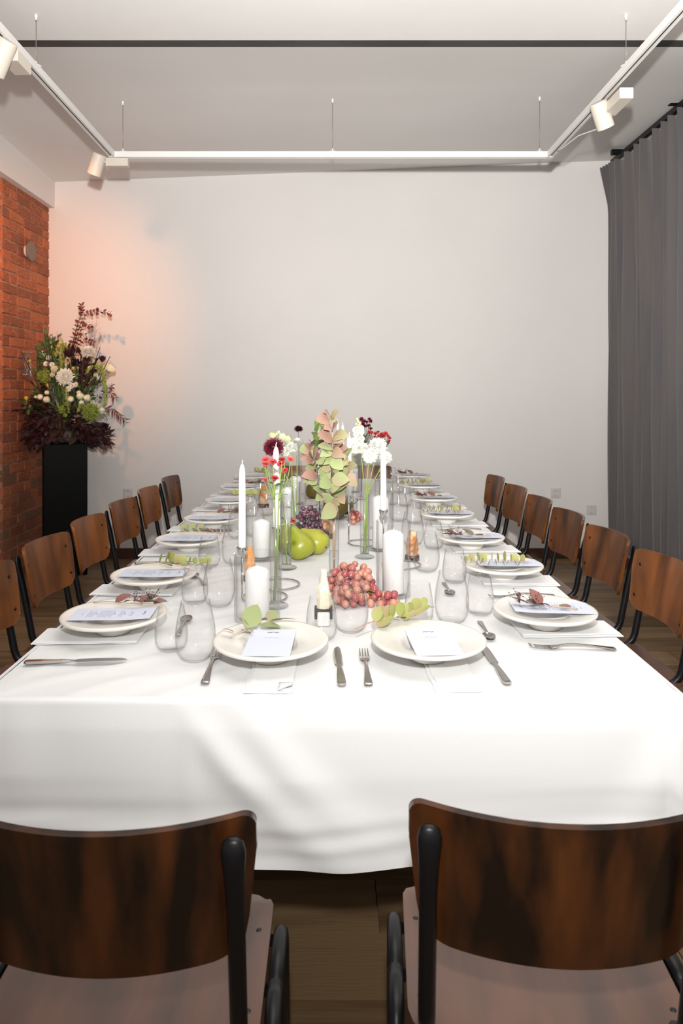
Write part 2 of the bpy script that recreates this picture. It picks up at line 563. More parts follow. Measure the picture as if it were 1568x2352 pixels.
while z < 2.93:
    h = min(CH - .012, 2.94 - z)
    # side face, normal +X, running along Y; a stretcher or a header starts each course
    y = PY0
    first = True
    pat = course % 2
    while y < PY1 - .03:
        L = (.245 if (pat if first else r.random() < .72) else .118)
        e = min(y + L, PY1)
        if PY1 - e < .06:
            e = PY1
        pale = (z < 1.0 and r.random() < .55 * (1 - z) + .12) or r.random() < .05
        me = r.choice(bricks['brickpale' if pale else 'brick'])
        prot = r.uniform(-.0025, .004)
        m = Matrix.Translation((PX1 - .03 + prot, (y + e) / 2 + (.006 if not first else .0), z + h / 2 + r.uniform(-.003, .003))) @ Matrix(((0, 0, .06, 0), (e - y - .012, 0, 0, 0), (0, h, 0, 0), (0, 0, 0, 1)))
        inst('brick', me, wl, mtx=m)
        nb += 1
        y = e
        first = False
    # front face, normal -Y: what shows of the arris, then one stretcher beyond
    x = PX1 - .055
    for L in ((.245, .19) if course % 2 else (.118, .317)):
        e = x - L
        me = r.choice(bricks['brick'])
        m = Matrix.Translation(((x + e) / 2, PY0 + .028 - r.uniform(0, .004), z + h / 2)) @ Matrix(((L - .012, 0, 0, 0), (0, 0, -.06, 0), (0, h, 0, 0), (0, 0, 0, 1)))
        inst('brick', me, wl, mtx=m)
        x = e
        nb += 1
    z += CH
    course += 1

# round wall disc and acrylic plaque on the pier
def pier_at(px, py):
    d = PX1 * F_PX / (px - CX)
    return Vector((PX1, d, CAM_Z - (py - CY) * d / F_PX))
p = pier_at(60, 577)
t = thing('wall_disc', 'round taupe disc light fitting mounted on the brick pier', 'wall light', p)
rx = Matrix.Rotation(pi / 2, 4, 'Y')
G().lathe([(0, .0), (.045, 0), (.045, .028), (0, .028)], 24, rx).build('mount', MT['plastic'], t, auto=40)
G().lathe([(0, .028), (.074, .028), (.078, .032), (.078, .044), (.074, .048), (0, .048)], 36, rx).build('disc', MT['disc'], t, auto=40)
p = pier_at(57, 836)
t = thing('acrylic_plaque', 'clear acrylic sign plate with a pale diagonal mark fixed to the brick pier', 'plaque', p)
G().bevbox((.012, -.085, -.096), (.022, .085, .096), .003).build('plate', MT['acrylic'], t, smooth=False)
g = G()
for a, b_ in (((-.06, .0), (-.012, -.075)), ((.065, .035), (-.03, -.08)), ((-.085, -.083), (.085, -.083))):
    g.tube([(.0235, a[0], a[1]), (.0235, b_[0], b_[1])], .0016, 5)
g.build('etched_mark', MT['plastic'], t)
for sy in (-.075, .075):
    for sz in (-.086, .086):
        G().tube([(0, sy, sz), (.026, sy, sz)], .005, 8).build('standoff', MT['chrome'], t)
G().bevbox((.0236, -.018, -.03), (.0252, -.004, .025), .0006).build('sticker', MT['orangestone'], t, smooth=False)
G().bevbox((.0236, .0, -.03), (.0252, .010, .05), .0006).build('sticker', MT['darkslot'], t, smooth=False)

# wall sockets on the back wall
def socket(px, py, label):
    q = AT(px, py, YB)
    t = thing('wall_socket', label, 'socket', q, 0, 'wall sockets')
    G().bevbox((-.041, -.011, -.041), (.041, 0, .041), .004).build('face_plate', MT['plastic'], t, smooth=False)
    ry = Matrix.Rotation(pi / 2, 4, 'X')
    G().lathe([(.030, .0), (.030, .0125), (.026, .0125), (.0245, .004), (0, .004)], 24, Matrix.Translation((0, -.003, 0)) @ ry).build('recess', MT['plastic'], t, auto=40)
    g = G()
    for sx in (-.0095, .0095):
        g.lathe([(.0035, .0), (.0035, .005), (0, .005)], 10, Matrix.Translation((sx, -.0035, 0)) @ ry)
    for sz in (-.024, .024):
        g.box((-.004, -.014, sz - .003), (.004, -.004, sz + .003))
    g.build('contact', MT['darkslot'], t, smooth=False)
socket(295, 1133, 'white wall socket at left behind the side chairs, beside the black pedestal')
socket(1275, 1132, 'white wall socket right on the back wall, the farther from the curtain')
socket(1357, 1171, 'white wall socket low on the back wall right beside the grey curtain')

# ------------------------------------------------------------------ track lighting
RZ = 2.862
t = thing('lighting_track', 'white U shaped lighting track hung on thin wires below the ceiling', 'light track', (0, 0, 0))
def rail(a, b_):
    a, b_ = Vector(a), Vector(b_)
    d = (b_ - a).normalized()
    L = (b_ - a).length
    m = frame(a, d)
    g = G()
    W, H, s = .0185, .036, .0065
    prof = [(-W, 0), (-s, 0), (-s, .02), (s, .02), (s, 0), (W, 0), (W, H), (-W, H)]
    vs = [(0, p[0], p[1]) for p in prof] + [(L, p[0], p[1]) for p in prof]
    fs = [(i, (i + 1) % 8, 8 + (i + 1) % 8, 8 + i) for i in range(8)] + [tuple(range(7, -1, -1)), tuple(range(8, 16))]
    g.add(vs, fs, m)
    o = g.build('rail', MT['whitemetal'], t, smooth=False)
    G().box((0, -s + .0005, .006), (L, s - .0005, .019), m).build('slot_conductor', MT['darkslot'], o, smooth=False)
rail((-1.355, 4.5, RZ), (1.355, 4.5, RZ))
rail((-1.375, 0.2, RZ), (-1.375, 4.48, RZ))
rail((1.375, 0.2, RZ), (1.375, 4.48, RZ))
for sx in (-1, 1):
    G().bevbox((sx * 1.375 - .021, 4.478, RZ - .002), (sx * 1.375 + .021, 4.521, RZ + .038), .002).build('corner_connector', MT['whitemetal'], t, smooth=False)
def wire(x, y, ztop):
    g = G().tube([(x, y, RZ + .04), (x, y, ztop - .02)], .0016, 6)
    o = g.build('suspension_wire', MT['wire'], t)
    G().lathe([(0, ztop), (.007, ztop), (.008, ztop - .008), (.0035, ztop - .026), (0, ztop - .026)], 12, Matrix.Translation((x, y, 0))).build('ceiling_cup', MT['whitemetal'], o)
    g = G().lathe([(.004, RZ + .036), (.004, RZ + .06), (0, RZ + .062)], 8, Matrix.Translation((x, y, 0)))
    g.tube([(x - .025, y, RZ + .036), (x, y, RZ + .052), (x + .025, y, RZ + .036)], .0016, 5)
    g.build('clip', MT['whitemetal'], o)
for px, yy in ((282, 4.5), (763.5, 4.5), (1239, 4.5)):
    X = (px - CX) * yy / F_PX
    wire(X, yy, ceil_z(X, yy))
wire(-1.375, 3.33, 3.14)
wire(1.375, 3.33, 3.14)

def head(label, rail_pt, box_a, box_b, piv, direction, L=.135, R=.043, cable=None):
    t = thing('track_spotlight', label, 'spotlight', rail_pt, 0, 'track spotlights')
    o = Vector(rail_pt)
    G().bevbox(Vector(box_a), Vector(box_b), .003).build('adapter_box', MT['creammetal'], t, smooth=False)
    d = Vector(direction).normalized()
    pv = Vector(piv)
    c = pv - d * L * .35 
    G().lathe([(0, 0), (R - .004, 0), (R, .004), (R, L - .002), (R - .003, L), (R - .006, L - .004), (R - .012, L - .03), (0, L - .032)], 28, zframe(c, d)).build('lamp_cylinder', MT['creammetal'], t, auto=40)
    mid = (Vector(box_a) + Vector(box_b)) / 2
    G().tube([mid, pv], .010, 10).build('joint_arm', MT['creammetal'], t)
    if cable:
        G().tube(cable, .0035, 6).build('cable', MT['whitemetal'], t)
    return t
head('cream track spotlight at the left rear corner of the light track', (-1.355, 4.5, RZ),
     (-.06, -.02, -.056), (.080, .022, -.004), (-.112, -.01, -.025), (-.38, .25, -.9))
head('cream track spotlight cut by the left edge of the picture, under the left rail', (-1.375, 3.05, RZ),
     (-.025, -.03, -.082), (.050, .11, -.030), (.005, -.07, -.066), (-.5, .25, -.8), L=.15)
head('cream track spotlight with a loose white cable under the right rail', (1.375, 3.55, RZ),
     (.000, -.15, -.082), (.066, .07, -.030), (-.012, .06, -.062), (.42, .30, -.85),
     cable=[(.03, .07, -.13), (.02, .2, -.10), (-.005, .40, -.06), (-.02, .62, -.05), (-.008, .75, -.02), (0, .80, -.002)])

# ------------------------------------------------------------------ curtain on the right wall
CXX, CR_Z = 2.26, 3.24
t = thing('curtain_rail', 'black curtain rail on wall brackets high along the right side', 'curtain rail', (CXX, 5.7, CR_Z))
G().bevbox((-.014, -2.9, -.020), (.014, .05, .020), .002).build('rail_bar', MT['blackmetal'], t, smooth=False)
for yy in (-.08, -1.04, -2.0):
    G().bevbox((-.055, yy - .02, .021), (XR - CXX, yy + .02, .060), .002).build('bracket', MT['blackmetal'], t, smooth=False)
t = thing('curtain', 'dark grey pleated curtain hanging from the black rail on the right', 'curtain', (CXX, 5.7, 0))
ZT, ZB = CR_Z - .028, .16
r = random.Random(5)
cols = []
yy, ph = .055, 0.0
NP = 19
pl_y = [.055]
for k in range(NP):
    pl_y.append(pl_y[-1] - (.035 if k < 5 else r.choice((.10, .13, .17, .20))))
amps = [r.uniform(.045, .085) for _ in range(NP + 1)]
shift = [r.uniform(-.02, .02) for _ in range(NP + 1)]
def curtain_pt(s, tt):
    k = min(int(s), NP - 1)
    f = s - k
    y0, y1 = pl_y[k], pl_y[k + 1]
    a = amps[k] * (1 - f) + amps[k + 1] * f
    tz = tt                               # 0 top .. 1 bottom
    spread = min(1, tz * 3)
    sharp = cos(2 * pi * f)
    top = (max(0, sharp) ** 3) * .034
    body = a * (sharp * .5) + .012 * sin(4.1 * s + 5 * tz) * spread
    x = -(top * (1 - spread) + body * spread)
    sag = (1 - (max(0, sharp) ** .5)) * .022 * (1 - min(1, tz * 12))
    yy = y0 + (y1 - y0) * f + (shift[k] * (1 - f) + shift[k + 1] * f) * spread * (.5 + .5 * sin(3 * tz + k))
    if s < 6:                              # the gathered end swings out a little then falls straight
        yy += -.05 * min(1, tz * 8) * (1 - s / 6) + .03 * (1 - s / 6)
        x -= .045 * (1 - s / 6) * max(0, 1 - tz * 10)
    return Vector((x - .005, yy, ZT - sag - (ZT - ZB) * tz))
g = G()
NU, NV = NP * 16, 30
g.grid(lambda u, v: curtain_pt(u * NP * .9999, (v ** 1.6)), NU, NV)
o = g.build('fabric', MT['curtain'], t)
md = o.modifiers.new('solid', 'SOLIDIFY')
md.thickness = .0025
hk = G().tube([(0, 0, .012), (0, 0, -.004), (-.006, 0, -.012), (-.006, 0, -.022)], .0035, 6).mesh('curtain_glider', MT['chrome'])
for k in range(0, NP, 1):
    if k in (0, 1, 2, 3, 4) or k > 4:
        inst('curtain_glider', hk, t, loc=(0.0, pl_y[k], ZT + .004))

# ------------------------------------------------------------------ table and cloth
TX, TY0, TY1, TZ = .728, 1.438, 5.30, .75
t = thing('banquet_table', 'long banquet table hidden under the white tablecloth', 'table', (0, (TY0 + TY1) / 2, 0))
hl = (TY1 - TY0) / 2
G().bevbox((-TX + .012, -hl + .012, .705), (TX - .016, hl - .016, TZ - .016), .004).build('tabletop', MT['brown'], t, smooth=False)
for sx in (-1, 1):
    for yy in (-hl + .45, 0, hl - .15):
        G().bevbox((sx * .60 - .03, yy - .03, 0), (sx * .60 + .03, yy + .03, .704), .004).build('leg', MT['blackmetal'], t, smooth=False)

from mathutils import noise as mnoise
def crease(x, y):
    v = mnoise.noise(Vector((x * 2.0 + y * 2.5, y * 11 - x * 8.0, .3)))
    f = mnoise.noise(Vector((x * 6 + y * 4, y * 24 - x * 17, 2.1)))
    k = .45 + .75 * max(0, min(1, (-x - .05) * 3))
    ridge = 1 - abs(v)
    return -(.0042 * (1 - ridge ** 5) + .0020 * abs(f)) * k
def rounded_rect(n_side_x, n_side_y, r_, nc=6):
    pts = []
    x1, y0, y1 = TX, TY0, TY1
    def lin(a, b_, n):
        return [(a[0] + (b_[0] - a[0]) * i / n, a[1] + (b_[1] - a[1]) * i / n) for i in range(n)]
    def arc(cx, cy, a0):
        return [(cx + r_ * cos(a0 + pi / 2 * i / nc), cy + r_ * sin(a0 + pi / 2 * i / nc)) for i in range(nc)]
    pts += lin((-x1 + r_, y0), (x1 - r_, y0), n_side_x) + arc(x1 - r_, y0 + r_, -pi / 2)
    pts += lin((x1, y0 + r_), (x1, y1 - r_), n_side_y) + arc(x1 - r_, y1 - r_, 0)
    pts += lin((x1 - r_, y1), (-x1 + r_, y1), n_side_x // 2) + arc(-x1 + r_, y1 - r_, pi / 2)
    pts += lin((-x1, y1 - r_), (-x1, y0 + r_), n_side_y) + arc(-x1 + r_, y0 + r_, pi)
    return pts
loop = rounded_rect(110, 90, .035)
g = G()
NUx, NVy = 110, 260
ins = .012
g.grid(lambda u, v: (lambda X, Y: (X, Y, TZ + crease(X, Y)))(-TX + ins + 2 * (TX - ins) * u, TY0 + ins + (TY1 - TY0 - 2 * ins) * v), NUx, NVy)
NR = 44
DROP = .315
base = len(g.v)
n = len(loop)
per = []
acc = 0
for i in range(n):
    per.append(acc)
    a, b_ = loop[i], loop[(i + 1) % n]
    acc += math.hypot(b_[0] - a[0], b_[1] - a[1])
rows = []
for j in range(-2, NR + 1):
    row = []
    for i in range(n):
        x, y = loop[i]
        a, b_ = loop[i - 1], loop[(i + 1) % n]
        tx, ty = b_[0] - a[0], b_[1] - a[1]
        l = math.hypot(tx, ty)
        nx_, ny_ = ty / l, -tx / l
        if j == -2:
            p = (x - nx_ * .014, y - ny_ * .014, TZ - .0006)
        elif j == -1:
            p = (x - nx_ * .004, y - ny_ * .004, TZ - .0015)
        else:
            q = j / NR
            front = ny_ < -.7
            s = x if front else per[i]
            off = .006 * min(1, q * 6)
            if front:
                # tension folds fanning from the cut seam left of centre, a soft belly on the right
                for (x0, sl, wd, am) in ((-.285, .30, .026, .026), (-.165, .26, .034, .024), (-.62, -.04, .035, .016), (.69, -.08, .03, .024), (.42, .05, .16, .010), (-.42, -.04, .10, .008), (-.29, .02, .012, .006)):
                    c = x0 + sl * q ** 1.3
                    e = (x - c) / (wd * (1 + 1.6 * q))
                    off += am * math.exp(-e * e) * min(1, q * 2.2) * (1 - .55 * q)
                off += .004 * sin(9 * x + 2) * q
                rip = mnoise.noise(Vector((x * 2.2, q * 9 + x * 1.3, 1.7)))
                off += .014 * rip * max(0, q - .45) * 1.8 * (1 - .6 * max(0, q - .8) * 5)
                off += .012 * q
            else:
                off += (.004 + .010 * (.5 + .5 * sin(s * 11 + 1.5 * sin(s * 3.1)))) * q
            hem = DROP - (.012 * cos(x * 3.2 - .3) * -1 if front else 0) - .006 * sin(s * 5)
            cor = min(abs(abs(x) - TX), 9) + min(abs(y - TY0), abs(y - TY1))
            if cor < .05:
                off += .030 * q
                hem += .02
            rz = .006
            if j == 0:
                p = (x, y, TZ - .005)
            else:
                p = (x + nx_ * off, y + ny_ * off, TZ - .005 - (hem - .005) * q)
        row.append(p)
    rows.append(row)
g.add(sum(rows, []), [(k * n + i, k * n + (i + 1) % n, (k + 1) * n + (i + 1) % n, (k + 1) * n + i) for k in range(len(rows) - 1) for i in range(n)][:: 1])
# consistent outward facing
g.f = g.f[:NUx * NVy] + [f[::-1] for f in g.f[NUx * NVy:]]
cl = g.build('tablecloth', MT['cloth'])
tag(cl, 'white linen tablecloth draped over the long banquet table', 'tablecloth')

# ------------------------------------------------------------------ chairs
def make_chair(label):
    t = thing('dining_chair', label, 'chair', (0, 0, 0), 0, 'plywood dining chairs around the table')
    # back rest: curved plywood with rounded corners, wider radius below
    W, Z0, Z1, TH = .205, .585, .80, .0115
    def outline():
        pts = []
        def arc(cx, cz, rr, a0, n=6):
            for i in range(n + 1):
                a = a0 + pi / 2 * i / n
                pts.append((cx + rr * cos(a), cz + rr * sin(a)))
        arc(W - .012 - .05, Z0 + .05, .05, -pi / 2)
        arc(W - .020, Z1 - .020, .020, 0)
        arc(-W + .020, Z1 - .020, .020, pi / 2)
        arc(-W + .012 + .05, Z0 + .05, .05, pi)
        return pts
    ol = outline()
    def back_y(x, z):
        return -.145 - (z - .59) * .20 - .006 + .056 * (x / W) ** 2
    # fill by columns
    nxs = 28
    g = G()
    def zr(x):
        lo, hi = Z0, Z1
        ax = abs(x)
        if ax > W - .062:
            d_ = ax - (W - .062)
            lo = Z0 + .05 - sqrt(max(0, .05 ** 2 - min(d_, .05) ** 2))
            if d_ > .05:
                lo = Z0 + .05 + (d_ - .05) * 9
        if ax > W - .020:
            d_ = ax - (W - .020)
            hi = Z1 - .020 + sqrt(max(0, .020 ** 2 - d_ ** 2))
        return lo, max(hi, lo + .002)
    xs = sorted({round(W * s * v, 5) for s in (-1, 1) for v in (0, .12, .24, .36, .48, .58, .66, .72, .77, .81, .85, .89, .92, .945, .965, .98, .992, .9995)})
    zs = 9
    vs = []
    for side in (0, 1):
        for x in xs:
            lo, hi = zr(x)
            for k in range(zs + 1):
                z = lo + (hi - lo) * k / zs
                vs.append((x, back_y(x, z) + (TH if side else 0), z))
    n1 = len(xs) * (zs + 1)
    fs = []
    for i in range(len(xs) - 1):
        for k in range(zs):
            a = i * (zs + 1) + k
            fs.append((a, a + zs + 1, a + zs + 2, a + 1))
            fs.append((n1 + a, n1 + a + 1, n1 + a + zs + 2, n1 + a + zs + 1))
    rim = [i * (zs + 1) for i in range(len(xs))] + [(len(xs) - 1) * (zs + 1) + k for k in range(1, zs + 1)] + [i * (zs + 1) + zs for i in range(len(xs) - 2, -1, -1)] + [k for k in range(zs - 1, 0, -1)]
    for a, b_ in zip(rim, rim[1:] + rim[:1]):
        fs.append((a, n1 + a, n1 + b_, b_)[::-1])
    g.add(vs, fs)
    o = g.build('backrest', MT['chairwood'], t, auto=50)
    md = o.modifiers.new('soft_edge', 'BEVEL')
    md.width, md.segments, md.limit_method, md.angle_limit = .003, 2, 'ANGLE', radians(50)
    # seat
    g = G()
    def seat_pt(u, v, top):
        x, y = (u - .5) * .41, -.125 + .345 * v
        rr = .055
        # round the corners by squashing
        ax, ay = abs(x) - (.205 - rr), abs(y - .0475) - (.1725 - rr)
        if ax > 0 and ay > 0:
            m_ = max(ax, ay)
            l = math.hypot(ax, ay)
            if l > 1e-6:
                ax, ay = ax / l * m_, ay / l * m_
                x = math.copysign(.205 - rr + ax, x)
                y = .0475 + math.copysign(.1725 - rr + ay, y - .0475)
        z = .457 - .010 * (1 - (x / .205) ** 2) * (1 - ((y - .03) / .17) ** 2) - .016 * max(0, (v - .8) / .2) ** 2
        return (x, y, z + (.0 if top else -.012))
    nn = 14
    g.grid(lambda u, v: seat_pt(u, v, True), nn, nn)
    k0 = len(g.v)
    g.grid(lambda u, v: seat_pt(u, v, False), nn, nn, flip=True)
    rim = [i for i in range(nn + 1)] + [(j + 1) * (nn + 1) - 1 for j in range(1, nn + 1)] + [nn * (nn + 1) + i for i in range(nn - 1, -1, -1)] + [j * (nn + 1) for j in range(nn - 1, 0, -1)]
    for a, b_ in zip(rim, rim[1:] + rim[:1]):
        g.f.append((a, k0 + a, k0 + b_, b_))
    g.build('seat', MT['seatwood'], t, auto=50)
    # frame: an inverted U of tube on each side with splayed legs
    for s in (-1, 1):
        X = .2215 * s
        def fillet(pts, rr=.05, n=5):
            out = [Vector(pts[0])]
            for a, b_, c in zip(pts, pts[1:], pts[2:]):
                a, b_, c = Vector(a), Vector(b_), Vector(c)
                p0 = b_ + (a - b_).normalized() * rr
                p1 = b_ + (c - b_).normalized() * rr
                out += bez(p0, b_, p1, n)
            out.append(Vector(pts[-1]))
            return out
        G().tube(fillet([(X * 1.0, .235, 0.006), (X, .135, .452), (X, .0, .452)]), .0125, 12).build('front_leg', MT['blackmetal'], t)
        G().tube(fillet([(X, .0, .452), (X, -.075, .452), (X * 1.0, -.205, .006)]), .0125, 12).build('rear_leg', MT['blackmetal'], t)
        pts = bez((.176 * s, .03, .430), (.178 * s, -.098, .425), (.1795 * s, -.112, .49), 6) + [Vector((.180 * s, -.149, .68)), Vector((.180 * s, -.163, .735)), Vector((.179 * s, -.166, .765)), Vector((.179 * s, -.166, .778)), Vector((.179 * s, -.165, .783))]
        rad = [.0125] * 8 + [.0145, .017, .0135, .006]
        fl = [1] * 8 + [.85, .55, .5, .4]
        # keep the flattened end hugging the back rest
        G().tube(pts, rad, 14, flat=fl).build('back_post', MT['blackmetal'], t)
        for zz in (.635, .745):
            yb = back_y(.176 * s, zz) + TH
            G().sphere((.176 * s, yb, zz), .0062, 10, 6, (1, .55, 1)).build('screw', MT['screw'], t)
        for yy in (.11, -.05):
            G().sphere((.185 * s, yy, .4545), .0055, 10, 6, (1, 1, .5)).build('screw', MT['screw'], t)
        for (yy, zz) in ((.231, .006), (-.221, .006)):
            G().lathe([(0, 0), (.015, 0), (.016, .012), (.013, .022), (0, .022)], 10, Matrix.Translation((X * (1.0), yy, 0))).build('foot_cap', MT['blackmetal'], t)
    G().tube([(-.2215, .02, .428), (.2215, .02, .428)], .009, 8).build('cross_tube', MT['blackmetal'], t)
    G().tube([(-.2215, .12, .430), (.2215, .12, .430)], .009, 8).build('cross_tube', MT['blackmetal'], t)
    return t
ch0 = make_chair('dark plywood chair in the foreground, right of the gap, its back towards the camera')
ch0.location = (.323, 1.115, 0)
ch0.rotation_euler = (0, 0, radians(-4))
ch1 = clone(ch0, 'dark plywood chair in the foreground, left of the gap, its back towards the camera', (-.307, 1.10, 0), radians(0))
ORD = ['nearest', 'second', 'third', 'fourth', 'fifth', 'sixth', 'seventh and farthest']
for k, d in enumerate((2.26, 2.76, 3.24, 3.78, 4.31, 4.91)):
    nm = ['nearest', 'second nearest', 'third nearest', 'fourth nearest', 'fifth nearest', 'farthest'][k]
    clone(ch0, f'plywood chair on black tubes, {nm} in the row left of the table', (-.965, d, 0), radians(-90 + (1, -1, .5, -.5, 1, 0)[k]))
for k, d in enumerate((2.44, 2.93, 3.42, 3.90, 4.39, 4.94)):
    nm = ['nearest', 'second nearest', 'third nearest', 'fourth nearest', 'fifth nearest', 'farthest'][k]
    clone(ch0, f'plywood chair on black tubes, {nm} in the row right of the table', (1.0, d, 0), radians(90 + (-.5, 1, 0, -1, .5, 0)[k]))
FRONT_CH = None
clone(ch0, 'plywood chair at the far end of the table, left of the two behind the vases', (-.20, 5.58, 0), pi)
clone(ch0, 'plywood chair at the far end of the table, right of the two behind the vases', (.28, 5.58, 0), pi)

# the two foreground chairs get a darker backrest wood than the others
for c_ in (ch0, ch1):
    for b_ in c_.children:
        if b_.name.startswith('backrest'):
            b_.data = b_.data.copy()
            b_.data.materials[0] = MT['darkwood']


# ================================================================== TABLEWARE
def surf(z=0):
    return TZ + z
# ---- plates
g = G()
g.lathe([(0, .0), (.040, .0), (.0425, .002), (.0445, .006), (.060, .0275), (.064, .031), (.095, .035), (.128, .0395), (.1318, .043),
         (.1325, .046), (.130, .0485), (.124, .048), (.095, .0425), (.066, .0385), (.060, .034), (.046, .014), (.036, .0095), (0, .009)], 48)
me_plate = g.mesh('bowl_plate', MT['china'])
LEFT = [(-.556, 1.83), (-.557, 2.245), (-.555, 2.80), (-.543, 3.28), (-.547, 3.85), (-.557, 4.41), (-.552, 5.00)]
RIGHT = [(.559, 1.87), (.569, 2.37), (.556, 2.84), (.551, 3.41), (.565, 3.94), (.569, 4.49), (.574, 5.07)]
FRONT = [(-.138, 1.640), (.224, 1.645)]
NAP = .0068
PZ = TZ + NAP + .0003
SEATS = []
for k, (x, y) in enumerate(LEFT):
    SEATS.append(('left', k, x, y))
for k, (x, y) in enumerate(RIGHT):
    SEATS.append(('right', k, x, y))
SEATS.append(('front', 0, *FRONT[0]))
SEATS.append(('front', 1, *FRONT[1]))
SHORT = ['nearest', 'second', 'third', 'fourth', 'fifth', 'sixth', 'farthest']
def where(side, k):
    if side == 'front':
        return ('left' if k == 0 else 'right') + ' one at the near end'
    return f'{SHORT[k]} place on the {side} side'
for side, k, x, y in SEATS:
    o = inst('bowl_plate', me_plate, None, (x, y, PZ))
    tag(o, 'cream wide rimmed bowl plate, ' + where(side, k), 'plate', 'bowl plates laid around the table')

# ---- folded napkins lying under the plates
def napkin_mesh(L, W, seed, hang=0.0):
    q = random.Random(seed)
    g = G()
    for lay, (zz, dl, dw) in enumerate(((.0003, 0, 0), (.0036, q.uniform(.002, .010), q.uniform(.001, .006)))):
        h = .0031
        n = 12
        vs, fs = [], []
        for i in range(n + 1):
            xx = (L - dl) * i / n
            wob = .0015 * sin(i * 1.3 + seed)
            w_ = W / 2 - dw
            dz = 0
            for yy, z_ in ((-w_, zz + .0008), (-w_ + .003, zz), (w_ - .003, zz), (w_, zz + .0008), (w_, zz + h - .0008), (w_ - .003, zz + h), (-w_ + .003, zz + h), (-w_, zz + h - .0008)):
                vs.append((xx, yy + wob + lay * .003, z_ + dz))
        for i in range(n):
            for a in range(8):
                b_ = (a + 1) % 8
                fs.append((i * 8 + a, i * 8 + b_, i * 8 + 8 + b_, i * 8 + 8 + a))
        fs.append(tuple(range(7, -1, -1)))
        fs.append(tuple(range(n * 8, n * 8 + 8)))
        g.add(vs, fs)
    return g
for side, k, x, y in SEATS:
    if side == 'front':
        me = napkin_mesh(.245, .100, k).mesh('napkin', MT['napkin'], False)
        o = inst('napkin', me, None)
        o.location = (x + .012 + .02 * k, y + .07, TZ)
        o.rotation_euler = (0, 0, radians(-90 + (2 if k else -1)))
    else:
        s = -1 if side == 'left' else 1
        L = TX - abs(x) + .085
        me = napkin_mesh(L, .118, k * 3 + (s > 0)).mesh('napkin', MT['napkin'], False)
        o = inst('napkin', me, None)
        o.location = (x - s * .075, y - .012, TZ)
        o.rotation_euler = (0, 0, (pi if s < 0 else 0) + radians(random.Random(k).uniform(-3, 3)))
    tag(o, 'white folded napkin under the plate, ' + where(side, k), 'napkin', 'folded napkins under the plates')
    if side == 'front' and k == 0:          # one corner is turned up
        g = G()
        g.grid(lambda u, v: (.205 + .04 * u, .02 + .030 * v, .0072 + .012 * u * v), 4, 4)
        c = g.build('turned_corner', MT['napkin'], o)
        md = c.modifiers.new('solid', 'SOLIDIFY')
        md.thickness = .001

# ---- menu cards: printed panels of unreadably small text with a pen-drawn title
def card_text(L, W, q, faint=False):
    """thin ink strokes: title squiggle first, then blocks of short lines; x runs down the page"""
    g = G()
    z = .0009
    def dash(x, y0, y1, h):
        g.add([(x, y0, z), (x + h, y0, z), (x + h, y1, z), (x, y1, z)], [(0, 1, 2, 3)])
    def line(x, width, h=.0011):
        y = -width / 2
        while y < width / 2:
            l = q.uniform(.004, .011)
            dash(x, y, min(y + l, width / 2), h)
            y += l + .0018
    def squig(x, width, h):
        pts = []
        for i in range(40):
            t_ = i / 39
            pts.append((x + h * (.5 + .5 * sin(t_ * 25)) * (.6 + .4 * sin(t_ * 9)), -width / 2 + width * t_ + .003 * sin(t_ * 50), z))
        for a, b_ in zip(pts, pts[1:]):
            g.add([(a[0], a[1], z), (a[0] + .0010, a[1], z), (b_[0] + .0010, b_[1], z), (b_[0], b_[1], z)], [(0, 1, 2, 3)])
    squig(L * .10, .026, .006)
    if not faint:
        squig(L * .25, .034, .011)
    blocks = ((.35, .014, 1, .0020), (.38, .056, 2, .0012), (.475, .02, 1, .0020), (.505, .060, 6, .0012), (.70, .018, 1, .0020), (.735, .054, 3, .0012), (.87, .020, 1, .0012))
    if faint:
        blocks = ((.30, .035, 1, .0010),)
    for fx, wd, n, h in blocks:
        for i in range(n):
            line(L * fx + i * .0062, wd * q.uniform(.75, 1.0), h)
    return g
def menu(side, k, loc, rz, tilt=0.0, L=.205, W=.098):
    t = thing('menu_card', 'pale bluish printed menu card lying on the plate, ' + where(side, k), 'menu', loc, rz, 'menu cards on the plates')
    t.rotation_euler = (0, tilt, rz)
    n = 10
    g = G()
    f = lambda u: .0035 * max(0, (.26 - u) / .26)
    g.grid(lambda u, v: (L * u, (v - .5) * W, .0006 + f(u)), n, 1)
    k0 = len(g.v)
    g.grid(lambda u, v: (L * u, (v - .5) * W, f(u)), n, 1, flip=True)
    rim = list(range(n + 1)) + list(range(2 * n + 1, n, -1))
    for a, b_ in zip(rim, rim[1:] + rim[:1]):
        g.f.append((a, k0 + a, k0 + b_, b_))
    g.build('card', MT['paper'], t, smooth=False)
    gt = card_text(L, W, random.Random(k + 5 * (side == 'right')), side == 'front')
    gt.v = [(x, y, z + f(x / L)) for x, y, z in gt.v]
    o = gt.build('printed_text', MT['ink'], t, smooth=False)
    o['kind'] = 'stuff'
    return t
for side, k, x, y in SEATS:
    zc = PZ + .0490
    if side == 'left':
        menu(side, k, (x + .105, y - .012, zc), pi + radians((2, -2, 0, 1, 2, 0, 0)[k]))
    elif side == 'right':
        menu(side, k, (x - .085, y + .006, zc), radians((-3, -1, -2, -2, 0, -1, 0)[k]))
    else:
        menu(side, k, (x + (.004 if k == 0 else .002), y + .045, zc), radians(-90 + (-2 if k == 0 else 3)), 0, .165, .104)

